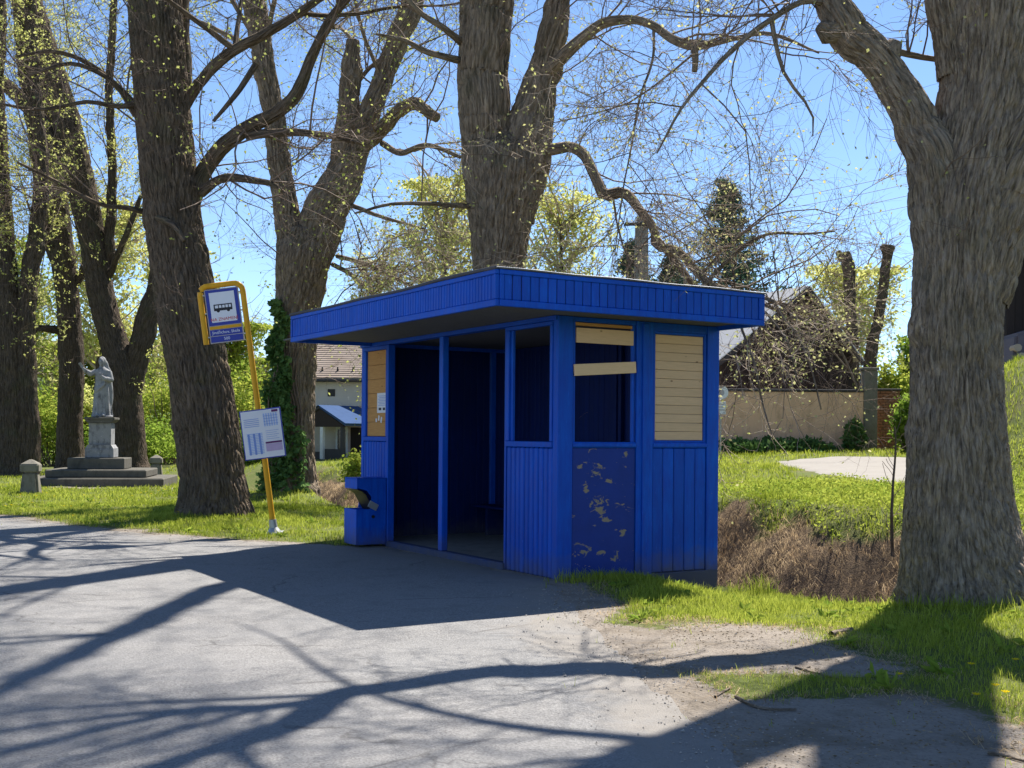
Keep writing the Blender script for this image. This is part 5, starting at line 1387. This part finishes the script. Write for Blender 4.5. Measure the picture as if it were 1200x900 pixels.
# bus pictogram
m = MB()
y0, y1 = -.0225, -.0212
def rb(x0, x1, z0, z1): m.box(xc + x0, xc + x1, y0, y1, z0, z1, 0)
rb(-.135, .135, 3.372, 3.392); rb(-.135, .135, 3.452, 3.468); rb(-.135, -.118, 3.3925, 3.4515); rb(.118, .135, 3.3925, 3.4515)
for i in range(4): rb(-.07 + i * .048, -.058 + i * .048, 3.412, 3.4515)
rb(-.117, .117, 3.3925, 3.4115)
for cx_ in (-.075, .075): m.cyl((xc + cx_, y0, 3.372), (xc + cx_, y0 - .002, 3.372), .024, n=18)
m.build('bus_pictogram', M['ink_black'], sg)
for zz in (3.62, 3.35, 3.0):
    m = MB(); m.box(xc + .25, -.035, -.01, .01, zz - .01, zz + .01, .002); m.build('bracket', M['galv'], bs)
    m = MB(); m.box(-.60, xc - .25, -.01, .01, zz - .01, zz + .01, .002); m.build('bracket', M['galv'], bs)
# timetable board
tb = MB(); tb.box(-.27, .33, -.075, -.048, 1.13, 1.86, .004); tbo = tb.build('timetable_board', M['sign_blue'], bs)
m = MB(); m.box(-.255, .318, -.079, -.0755, 1.145, 1.845, .001); m.build('timetable_sheet', M['sign_white'], tbo)
yy0, yy1 = -.0815, -.0795
m = MB(); mp = MB()
for i in range(5): m.box(-.22, .0, yy0, yy1, 1.72 - i * .027, 1.728 - i * .027, 0)
for i in range(13): mp.box(-.20, .03, yy0, yy1, 1.50 - i * .024, 1.513 - i * .024, 0)
for i in range(6): mp.box(.07 + i * .036, .092 + i * .036, yy0, yy1, 1.60, 1.79, 0)
for i in range(4): m.box(.07, .28, yy0 - .001, yy0 - .0001, 1.63 + i * .04, 1.636 + i * .04, 0)
for i in range(5): m.box(.08, .27 - .03 * (i % 2), yy0, yy1, 1.53 - i * .03, 1.535 - i * .03, 0)
for i in range(3): m.box(-.19 + i * .08, -.16 + i * .08, yy0 - .001, yy0 - .0001, 1.20, 1.51, 0)
m.build('print', M['ink_blue'], tbo); mp.build('print', M['ink_pale'], tbo)
m = MB(); m.box(.06, .30, yy0, yy1, 1.345, 1.372, 0); m.build('print', M['ink_plum'], tbo)
m = MB(); m.box(.20, .29, yy0, yy1, 1.80, 1.835, 0); m.build('print', M['ink_plum'], tbo)
m = MB(); m.box(.06, .30, yy0, yy1, 1.23, 1.34, 0); m.build('print', M['ink_pink'], tbo)
for zz in (1.32, 1.68):
    m = MB(); m.box(-.05, .05, -.047, .05, zz - .02, zz + .02, .004); m.build('clamp', M['galv'], bs)

# ------------------------------------------------------------------ statue on its steps
sx_, sy_ = at(119, 560, 32.6)[:2]
sz_ = 0.0
stt = empty('stone_statue', (sx_, sy_, sz_), R(9), 'pale stone robed statue with raised right arm on a pedestal with dark steps', 'statue')
m = MB(); m.box(-1.72, 1.9, -1.5, 1.5, -.2, .23, .03); m.build('step', M['stone'], stt)
m = MB(); m.box(-1.28, 1.38, -1.1, 1.1, .232, .45, .03); m.build('step', M['stone'], stt)
m = MB(); m.box(-.80, .72, -.62, .62, .452, .76, .02); m.build('step', M['stone'], stt)
m = MB(); m.box(-.385, .385, -.385, .385, .762, 1.02, .02); m.prism([(-.385, 1.0205), (.385, 1.0205), (.31, 1.13), (-.31, 1.13)], 1, -.37, .37)
m.box(-.30, .30, -.30, .30, 1.12, 1.745, .015); m.build('pedestal', M['stone_pale'], stt)
m = MB(); m.prism([(-.31, 1.747), (.31, 1.747), (.40, 1.83), (-.40, 1.83)], 1, -.39, .39); m.box(-.41, .41, -.41, .41, 1.832, 1.90, .012); m.build('cornice', M['stone'], stt)
def figure():
    bm = bmesh.new()
    # robe and torso as one loft with folds
    secs = [(0, .27, .24), (.12, .255, .22), (.35, .235, .20), (.6, .225, .19), (.82, .215, .175), (.98, .19, .155), (1.1, .195, .15), (1.22, .215, .145), (1.30, .205, .125), (1.355, .12, .10), (1.40, .062, .065), (1.45, .055, .06)]
    n = 56; rings = []
    for z, rx, ry in secs:
        ring = []
        for i in range(n):
            a = 2 * PI * i / n
            f = 1 + (.085 * math.sin(9 * a + z * 2.2) + .05 * math.sin(15 * a - z * 3)) * max(0, 1 - z / 1.15)
            f += .04 * math.sin(5 * a + 7 * z) * (1 if .4 < z < 1.25 else 0)
            ring.append(bm.verts.new((rx * f * math.cos(a), ry * f * math.sin(a), z)))
        rings.append(ring)
    for A, B in zip(rings[:-1], rings[1:]):
        for i in range(n): bm.faces.new((A[i], A[(i + 1) % n], B[(i + 1) % n], B[i]))
    bm.faces.new(rings[0][::-1]); bm.faces.new(rings[-1])
    def ell(c, r, rot=None):
        Mx = Matrix.Translation(c) @ (rot or Matrix()) @ Matrix.Diagonal((*r, 1))
        bmesh.ops.create_uvsphere(bm, u_segments=24, v_segments=16, radius=1, matrix=Mx)
    def tb(pts):
        for (a, ra), (b, rb_) in zip(pts[:-1], pts[1:]):
            a, b = Vector(a), Vector(b); d = b - a
            Mx = Matrix.Translation((a + b) / 2) @ d.to_track_quat('Z', 'Y').to_matrix().to_4x4()
            bmesh.ops.create_cone(bm, cap_ends=True, segments=16, radius1=ra, radius2=rb_, depth=d.length, matrix=Mx)
            ell(b, (rb_,) * 3)
    tilt = Matrix.Rotation(R(-8), 4, 'Y')
    ell((-.02, -.02, 1.545), (.082, .10, .125), tilt)                      # head
    ell((-.026, -.118, 1.535), (.014, .03, .03)); ell((-.024, -.098, 1.468), (.035, .03, .04))   # nose, beard
    for q in (-.058, .008): ell((q, -.098, 1.568), (.018, .014, .010))
    ell((-.024, -.112, 1.495), (.025, .014, .009))
    ell((-.01, .03, 1.565), (.105, .105, .135)); ell((.03, .085, 1.38), (.13, .075, .24)); ell((.06, .09, 1.05), (.20, .09, .42))   # hair and mantle
    ell((.12, .06, .62), (.17, .12, .6))
    tb([((-.16, 0, 1.27), .085), ((-.30, -.06, 1.20), .075), ((-.42, -.13, 1.27), .062), ((-.47, -.16, 1.325), .045)])  # raised arm in a wide sleeve
    tb([((-.47, -.16, 1.325), .036), ((-.505, -.175, 1.365), .030)])
    ell((-.53, -.18, 1.395), (.035, .020, .045), Matrix.Rotation(R(-25), 4, 'Y'))
    for k, (dx, L) in enumerate(((-.034, .055), (-.014, .07), (.006, .075), (.024, .062))):
        tb([((-.535 + dx, -.182, 1.425), .0125), ((-.552 + dx * 1.3, -.20, 1.425 + L * .6), .0115), ((-.556 + dx * 1.45, -.222, 1.425 + L), .010)])
    tb([((-.505, -.18, 1.385), .0135), ((-.478, -.20, 1.415), .012), ((-.472, -.215, 1.44), .0105)])
    tb([((.17, .0, 1.27), .085), ((.24, -.05, 1.04), .078), ((.10, -.19, 1.06), .06), ((.02, -.20, 1.13), .036)])      # other arm laid on the chest
    ell((-.01, -.205, 1.155), (.035, .022, .045), Matrix.Rotation(R(-35), 4, 'Y'))
    for dx in (-.03, -.01, .01, .028): tb([((-.02 + dx, -.21, 1.175), .0125), ((-.045 + dx, -.20, 1.225), .0105)])
    tb([((.015, -.215, 1.16), .0135), ((.035, -.205, 1.205), .011)])
    # cloak sweeping over the front
    for k in range(7):
        f = k / 6; tb([((.20 - .05 * f, -.09 - .05 * f, 1.16 - .1 * f), .03), ((.05 - .1 * f, -.20, .86 - .09 * f), .034), ((-.14, -.14, .80 - .12 * f), .028)])
    for q in (-.09, .07): ell((q, -.22, .03), (.05, .09, .04))
    ell((0, 0, -.0), (.30, .27, .05))
    me = bpy.data.meshes.new('figure'); bm.to_mesh(me); bm.free()
    ob = bpy.data.objects.new('tmpfig', me); COL.objects.link(ob)
    r_ = ob.modifiers.new('r', 'REMESH'); r_.mode = 'VOXEL'; r_.voxel_size = .0105; r_.use_smooth_shade = True
    dg = bpy.context.evaluated_depsgraph_get(); dg.update()
    m2 = bpy.data.meshes.new_from_object(ob.evaluated_get(dg)); bpy.data.objects.remove(ob); bpy.data.meshes.remove(me)
    m2.name = 'figure'; m2.materials.clear()
    return m2
fo = link('figure', figure(), M['stone_pale'], stt); fo.location = (.0, 0, 1.93)

def stone_post(px, py, Yd, h_, w_, label):
    X_, Y_, _ = at(px, py, Yd)
    e = empty('stone_post', (X_, Y_, float(H(X_, Y_))), R(12), label, 'post', 'short stone posts by the statue')
    m = MB(); b = bmesh.new()
    bmesh.ops.create_cube(b, size=1); 
    for v in b.verts: v.co.x *= w_ * (1.0 if v.co.z < 0 else .72); v.co.y *= w_ * (1.0 if v.co.z < 0 else .72); v.co.z = (v.co.z + .5) * h_ * .74 - .1
    bmesh.ops.bevel(b, geom=list(b.edges), offset=.05, segments=2, affect='EDGES'); m.merge(b)
    m.build('shaft', M['stone_post'], e)
    m = MB(); b = bmesh.new(); z0 = h_ * .74 - .1; w = w_ * .46
    V = [b.verts.new(q) for q in ((-w, -w, z0), (w, -w, z0), (w, w, z0), (-w, w, z0), (-w, -w, z0 + h_ * .22), (w, -w, z0 + h_ * .22), (w, w, z0 + h_ * .22), (-w, w, z0 + h_ * .22), (0, 0, h_))]
    for f in ((3, 2, 1, 0), (0, 1, 5, 4), (1, 2, 6, 5), (2, 3, 7, 6), (3, 0, 4, 7), (4, 5, 8), (5, 6, 8), (6, 7, 8), (7, 4, 8)): b.faces.new([V[i] for i in f])
    bmesh.ops.bevel(b, geom=list(b.edges), offset=.02, segments=2, affect='EDGES'); m.merge(b)
    m.build('cap', M['stone_post'], e)
stone_post(36, 580, 27.5, .84, .46, 'short stone post with pointed cap in the grass left of the statue steps')
stone_post(183, 558, 39, .78, .44, 'short stone post standing right of the statue steps')

# ------------------------------------------------------------------ house on the left, beyond the ditch
hz = .62
he = empty('house', (-7.3, 41, hz), 0, 'low plastered house with reddish brown tiled roof left of the shelter', 'house')
W_, D_ = 8.5, 7.0
m = MB(); m.box(0, W_, 0, D_, -.6, 2.85, .01); hw = m.build('wall', M['house_wall'], he)
m = MB(); m.box(1.15, 4.2, -.03, -.004, -.3, 1.85, .005); m.build('pink_plaster', M['pink_wall'], hw)
m = MB(); m.box(1.15, 4.2, -.06, -.002, 1.852, 1.94, .005); m.build('string_course', M['house_wall'], hw)
m = MB(); m.box(.72, .98, -.02, .02, 2.2, 2.46, .005); m.build('vent', M['dark_metal'], hw)
ridge = 4.9
m = MB(); m.prism([(-.35, 2.72), (D_ / 2, ridge), (D_ + .35, 2.72), (D_ + .35, 2.84), (D_ / 2, ridge + .12), (-.35, 2.84)], 0, -.30, W_ + .3)
rf = m.build('roof', M['tiles'], he)
m = MB()
for i in range(26):                                                     # tile courses
    f0, f1 = i / 26, (i + 1) / 26
    ya, yb = -.36 + f0 * (D_ / 2 + .36), -.36 + f1 * (D_ / 2 + .36)
    za, zb = 2.845 + f0 * (ridge - 2.72), 2.845 + f1 * (ridge - 2.72)
    m.prism([(ya, za + .002), (yb + .03, zb + .006), (yb + .03, zb + .012), (ya, za + .022)], 0, -.32, W_ + .3)
part(m, 'tile_course', 'tiles', rf)
for i in range(7):
    m = MB(); m.cyl((.5 + i * .55, .12, 3.08), (.5 + i * .55, .10, 3.25), .05, .02, 8); m.build('snow_guard', M['dark_metal'], rf)
m = MB(); m.box(-.30, W_ + .3, -.42, -.33, 2.70, 2.79, .02); m.build('gutter', M['dark_metal'], he)
# porch
m = MB(); m.prism([(.15, 1.23), (1.32, 1.82), (1.36, 1.76), (.19, 1.15)], 1, -1.9, -.05)
pe = m.build('porch', M['dark_roof'], he)
m = MB(); m.prism([(1.325, 1.83), (2.62, 1.22), (2.60, 1.14), (1.325, 1.75)], 1, -1.9, -.05); m.prism([(.12, 1.245), (1.318, 1.85), (1.318, 1.83), (.12, 1.225)], 1, -1.95, -.05); m.prism([(1.326, 1.85), (2.66, 1.225), (2.66, 1.205), (1.326, 1.83)], 1, -1.95, -.05); m.build('porch_roof', M['blue_roof'], pe)
m = MB(); m.prism([(.2, 1.10), (1.32, 1.72), (2.55, 1.10)], 1, -1.85, -1.80); m.build('porch_gable', M['barn_wood'], pe); board_attr(pe.children[-1].data)
for (xx, ww, mm_) in ((.42, .10, 'dark_roof'), (1.30, .14, 'white_paint'), (2.3, .12, 'dark_roof')):
    m = MB(); m.box(xx, xx + ww, -1.84, -1.72, -.3, 1.18, .008); m.build('porch_post', M[mm_], pe)
m = MB(); m.box(.4, 1.3, -1.80, -1.74, -.3, .25, .006); m.box(1.5, 2.3, -1.80, -1.74, -.3, .35, .006); m.build('porch_rail', M['dark_roof'], pe)
th_ = R(-38); cx_, cy_ = 1.3, -.9
pe.rotation_euler = (0, 0, th_); pe.location = (cx_ - (math.cos(th_) * cx_ - math.sin(th_) * cy_), cy_ - (math.sin(th_) * cx_ + math.cos(th_) * cy_), 0)
m = MB(); m.box(1.55, 2.45, -.05, -.035, -.2, 1.1, .004); dr = m.build('door', M['barn_wood'], he); board_attr(dr.data)
m = MB(); m.box(1.02, 1.45, -.06, -.035, -.2, 1.12, .004); wf = m.build('window', M['white_paint'], he)
m = MB(); m.box(1.09, 1.38, -.07, -.061, .0, 1.03, .002); m.build('pane', M['glass_dark'], wf)
m = MB()
for i in range(4): m.box(.3 - .25 * i, 2.3, -3.0 + .28 * i, -1.9, -.6, -.55 + .14 * i, .01)
m.build('porch_steps', M['stone'], he)

# red-roofed house far left
fx, fy, fz = at(32, 490, 110)
fh = empty('red_roofed_house', (fx, fy, 0.), R(20), 'far house with a red roof glimpsed past the broad trunk at left', 'house')
m = MB(); m.box(-2.2, 2.2, -2.5, 2.5, -.5, 3.6, .02); m.build('wall', M['house_wall'], fh)
m = MB(); m.prism([(-2.6, 3.4), (0, 6.2), (2.6, 3.4)], 1, -2.7, 2.7); m.build('roof', M['red_roof'], fh)
m = MB(); m.box(-.6, .4, -2.56, -2.505, 1, 2.2, .01); m.build('window', M['glass_dark'], fh)

# ------------------------------------------------------------------ barn, garden wall, pier
YB = 42.
bxl, _, bz1 = at(826, 420, YB); bxa, _, bza = at(941, 338, YB); bxr, _, bzr = at(1014, 415, YB)
zl = bza - (bxa - (bxl)) * .74
zg = 1.05
be = empty('barn', (bxa, YB, zg), R(24), 'dark weathered wooden barn gable with corrugated metal roof behind the garden wall', 'barn')
def L(x, z): return (x - bxa, z - zg)
m = MB()
for i in range(46):
    xa = bxl + (bxr - bxl) * i / 46; xb = bxl + (bxr - bxl) * (i + 1) / 46 - .012
    top = lambda x: (bza - (bxa - x) * (bza - zl) / (bxa - bxl)) if x < bxa else (bza - (x - bxa) * (bza - bzr) / (bxr - bxa))
    j = random.uniform(0, .02)
    m.prism([L(xa, zg - .3), L(xb, zg - .3), L(xb, top(xb) - .03), L(xa, top(xa) - .03)], 1, -.03 - j, .03)
part(m, 'gable_wall', 'barn_wood', be)
m = MB(); m.box(bxr - bxa - .06, bxr - bxa, .035, 12, -.3, bzr - zg - .05, 0); m.box(bxl - bxa, bxl - bxa + .06, .035, 12, -.3, zl - zg - .05, 0); part(m, 'side_wall', 'barn_wood', be)
# corrugated slopes
def corr(xa, za, xb, zb, name):
    n = 90; nu = 6
    V = []
    ex, ez = xb - xa, zb - za; ln = math.hypot(ex, ez); nxv, nzv = -ez / ln, ex / ln
    if nzv < 0: nxv, nzv = -nxv, -nzv
    for lay in (0, .03):
        for i in range(n * 4 + 1):
            y_ = -.35 + 12.6 * i / (n * 4); w_ = .028 * math.sin(i * PI / 2) + lay
            for k in range(nu + 1):
                f = k / nu; V.append((xa + ex * f - bxa + nxv * (w_ + .05), y_, za + ez * f - zg + nzv * (w_ + .05)))
    V = np.array(V); idx = np.arange(len(V)).reshape(2, n * 4 + 1, nu + 1)
    q = []
    for g in range(2):
        I = idx[g]; q.append(np.stack([I[:-1, :-1], I[:-1, 1:], I[1:, 1:], I[1:, :-1]], -1).reshape(-1, 4))
    for (a_, b_) in ((idx[0][0], idx[1][0]), (idx[0][-1], idx[1][-1]), (idx[0][:, 0], idx[1][:, 0]), (idx[0][:, -1], idx[1][:, -1])):
        q.append(np.stack([a_[:-1], a_[1:], b_[1:], b_[:-1]], -1))
    return link(name, fast_mesh(name, V, np.vstack(q), False), M['metal_roof'], be)
corr(bxa, bza, bxl - .3, zl - .22, 'roof'); corr(bxa, bza, bxr + .22, bzr - .24, 'roof')
for (xa, za, xb, zb) in ((bxa, bza, bxl - .3, zl - .22), (bxa, bza, bxr + .22, bzr - .24)):
    m = MB(); m.prism([L(xa, za + .03), L(xb, zb + .03), L(xb, zb - .14), L(xa, za - .16)], 1, -.36, -.30); part(m, 'barge_board', 'dark_roof', be)

YW = 38.5
wx0 = at(700, 500, YW)[0]; wx1, _, _ = at(1012, 500, YW); wz1 = at(930, 459, YW)[2]
wz0 = float(H(10.5, YW))
we = empty('garden_wall', (wx1, YW, wz0), 0, 'tan rendered garden wall with dark coping in front of the barn', 'wall')
m = MB(); m.box(wx0 - wx1, 0, 0, .35, -.8, wz1 - wz0, .02); m.build('wall_face', M['render'], we)
m = MB(); m.box(wx0 - wx1 - .05, .0, -.06, .41, wz1 - wz0 + .002, wz1 - wz0 + .09, .015); m.build('coping', M['dark_roof'], we)
m = MB(); m.box(.003, .45, -.05, .45, -.8, at(1018, 434, YW)[2] - wz0, .02); pil = m.build('pillar', M['stone_post'], we)
m = MB(); m.box(-.04, .49, -.10, .50, at(1018, 434, YW)[2] - wz0 + .002, at(1018, 434, YW)[2] - wz0 + .1, .02); m.build('pillar_cap', M['stone_post'], pil)
px0, _, pz1 = at(1029, 458, 39.3); px1 = at(1054, 500, 39.3)[0]; pz0 = float(H(px0 + .4, 39.3))
pr = empty('brick_pier', ((px0 + px1) / 2, 39.3, pz0), R(-6), 'crumbling reddish brick pier right of the garden wall pillar', 'pier')
hw_ = (px1 - px0) / 2
m = MB(); rows = 24; rh = (pz1 - pz0 + .3) / rows
for r_ in range(rows):
    n_ = 4; off_ = (r_ % 2) * .5
    for k in range(-1, n_ + 1):
        xa = max(-hw_, -hw_ + (k + off_) * 2 * hw_ / n_ + .006); xb = min(hw_, -hw_ + (k + 1 + off_) * 2 * hw_ / n_ - .006)
        if xb - xa > .03: m.box(xa, xb, random.uniform(-.012, .012), .4, -.3 + r_ * rh + .005, -.3 + (r_ + 1) * rh - .006, .008)
part(m, 'brickwork', 'brick', pr)
m = MB(); m.box(-hw_ - .05, hw_ + .05, -.05, .45, pz1 - pz0 + .002, pz1 - pz0 + .08, .02); m.build('cap', M['dark_roof'], pr)

# little round sign at the shelter's far corner
rx_, ry_, rz_ = at(845, 460, 36)
rs = empty('round_sign', (rx_, 36, float(H(rx_, 36))), 0, 'round white sign with a small plate below it, half hidden by the shelter corner', 'sign')
zb_ = float(H(rx_, 36))
m = MB(); m.cyl((0, .03, -.3), (0, .03, rz_ - zb_ + .2), .028, n=12); m.build('post', M['galv'], rs)
m = MB(); m.cyl((0, .0, rz_ - zb_), (0, -.02, rz_ - zb_), .225, n=32); ds = m.build('disc', M['sign_white'], rs)
m = MB(); m.cyl((0, -.021, rz_ - zb_), (0, -.024, rz_ - zb_), .10, n=24); m.build('mark', M['sign_grey'], ds)
m = MB(); m.box(-.15, .15, -.02, 0, rz_ - zb_ - .68, rz_ - zb_ - .28, .004); pt_ = m.build('plate', M['sign_white'], rs)
m = MB()
for i in range(3): m.box(-.10, .10, -.024, -.021, rz_ - zb_ - .38 - i * .09, rz_ - zb_ - .35 - i * .09, 0)
m.build('print', M['sign_grey'], pt_)

# utility pole and wires
ux, _, uz = at(752, 254, 36)
zu = float(H(ux, 36))
up = empty('utility_pole', (ux, 36, zu), 0, 'grey concrete utility pole with a short crossarm above the shelter roof', 'utility pole')
m = MB(); b = bmesh.new(); bmesh.ops.create_cube(b, size=1)
for v in b.verts:
    w = .20 if v.co.z > 0 else .28
    v.co.x *= 2 * w * .95; v.co.y *= 2 * w * .8; v.co.z = (v.co.z + .5) * (uz - zu + .3) - .3
bmesh.ops.bevel(b, geom=list(b.edges), offset=.03, segments=2, affect='EDGES'); m.merge(b); m.build('post', M['concrete'], up)
m = MB(); m.box(-.55, .3, -.24, -.16, uz - zu - .32, uz - zu - .22, .01); arm = m.build('crossarm', M['dark_metal'], up)
for xx in (-.48, -.2): 
    m = MB(); m.cyl((xx, -.2, uz - zu - .218), (xx, -.2, uz - zu - .08), .04, .03, 10); m.build('insulator', M['ink_white'], arm)
for i, (dz, lab) in enumerate(((0, 'topmost thin overhead wire right of the utility pole'), (-.28, 'second thin overhead wire from the top'), (-.62, 'third thin overhead wire from the top'), (-.85, 'lowest thin overhead wire'))):
    a_ = np.array((ux, 35.8, uz - .1 + dz)); b_ = np.array(at(1180, 172 + 14 * i, 34.))
    q = np.linspace(0, 1, 24)[:, None]; P = a_ + (b_ - a_) * q; P[:, 2] -= 4 * .25 * (q * (1 - q))[:, 0]
    V, Fc = batch_tubes((P - a_)[None], np.full((1, 24), .008), 4)
    o = link('power_line', fast_mesh('power_line', V, Fc), M['dark_metal']); o.location = a_
    tag(o, lab, 'wire', 'overhead wires')

# dark shed at the right edge, on the slope
kx, _, _ = at(1176, 300, 31)
kz = float(H(13.9, 31)) 
ke = empty('shed', (kx, 31, kz), R(-8), 'dark timber shed at the right edge behind the big linden', 'shed')
zt_ = at(1190, 262, 31)[2] - kz
m = MB(); vboards_s(m, 0.1, 5, 0, .04, -.5, zt_, .2, .006, .005, .006); part(m, 'board_wall', 'barn_wood', ke)
m = MB(); m.box(.1, 5, .045, 5, -.5, zt_ - .1, .01); part(m, 'shed_body', 'barn_wood', ke)
m = MB(); m.prism([(-.3, zt_ - .05), (5.2, zt_ + 2.4), (5.2, zt_ + 2.55), (-.3, zt_ + .12)], 1, -.5, 5.4); m.build('roof', M['dark_roof'], ke)
m = MB(); m.prism([(-.32, zt_ - .08), (5.2, zt_ + 2.37), (5.2, zt_ + 2.6), (-.32, zt_ + .15)], 1, -.54, -.502); m.build('barge_board', M['white_paint'], ke)
tx, _, tz = at(1176, 432, 29)
te = empty('wood_pile', (tx + .2, 29, float(H(tx + .8, 29))), R(-5), 'grey covered wood pile at the foot of the dark shed', 'wood pile')
m = MB(); m.prism([(0, -.3), (2.6, -.3), (2.6, .95), (1.9, 1.12), (.9, 1.05), (.1, .8)], 1, 0, 1.2)
bmesh.ops.bevel(m.bm, geom=list(m.bm.edges), offset=.08, segments=2, affect='EDGES'); m.build('tarpaulin', M['tarp'], te)
m = MB()
for i in range(8):
    for k in range(3): m.cyl((.14 + i * .3 + .1 * (k % 2), -.05, .0 + k * .22), (.14 + i * .3 + .1 * (k % 2), .3, .0 + k * .22), .10, n=9)
m.build('logs', M['twig_pale'], te)

# ------------------------------------------------------------------ light, sky, camera
w = bpy.data.worlds.new('World'); SC.world = w; w.use_nodes = True
nt_ = w.node_tree; sky = nt_.nodes.new('ShaderNodeTexSky'); sky.sky_type = 'NISHITA'; sky.sun_disc = False
SUN_AZ = math.atan2(KX, KY); SUN_EL = math.atan2(1, math.hypot(KX, KY))
sky.sun_elevation = SUN_EL; sky.sun_rotation = SUN_AZ; sky.air_density = .75; sky.dust_density = 0.0; sky.ozone_density = 4.0
bg = nt_.nodes['Background']; bg.inputs['Strength'].default_value = .088
nt_.links.new(sky.outputs[0], bg.inputs['Color'])
ld = bpy.data.lights.new('sun', 'SUN'); ld.energy = 5.0; ld.angle = R(.53); ld.color = (1, .95, .87)
lo = bpy.data.objects.new('sun', ld); COL.objects.link(lo)
lo.rotation_euler = Vector((-KX, -KY, -1)).to_track_quat('-Z', 'Y').to_euler()
lo.location = (6, 12, 30)

cd = bpy.data.cameras.new('camera'); cam = bpy.data.objects.new('camera', cd); COL.objects.link(cam)
cd.sensor_width = 36; cd.lens = F / 1200 * 36; cd.shift_y = (CY - 450) / 1200; cd.clip_end = 3000; cd.clip_start = .05
cam.matrix_world = Matrix.Translation((0, 0, EYE)) @ Matrix.Rotation(R(90), 4, 'X') @ Matrix.Rotation(ROLL, 4, 'Z')
SC.camera = cam
SC.view_settings.view_transform = 'Standard'; SC.view_settings.look = 'None'
SC.view_settings.exposure = 1.18; SC.view_settings.gamma = 1
SC.view_settings.use_curve_mapping = False
SC.cycles.max_bounces = 8; SC.cycles.transparent_max_bounces = 8
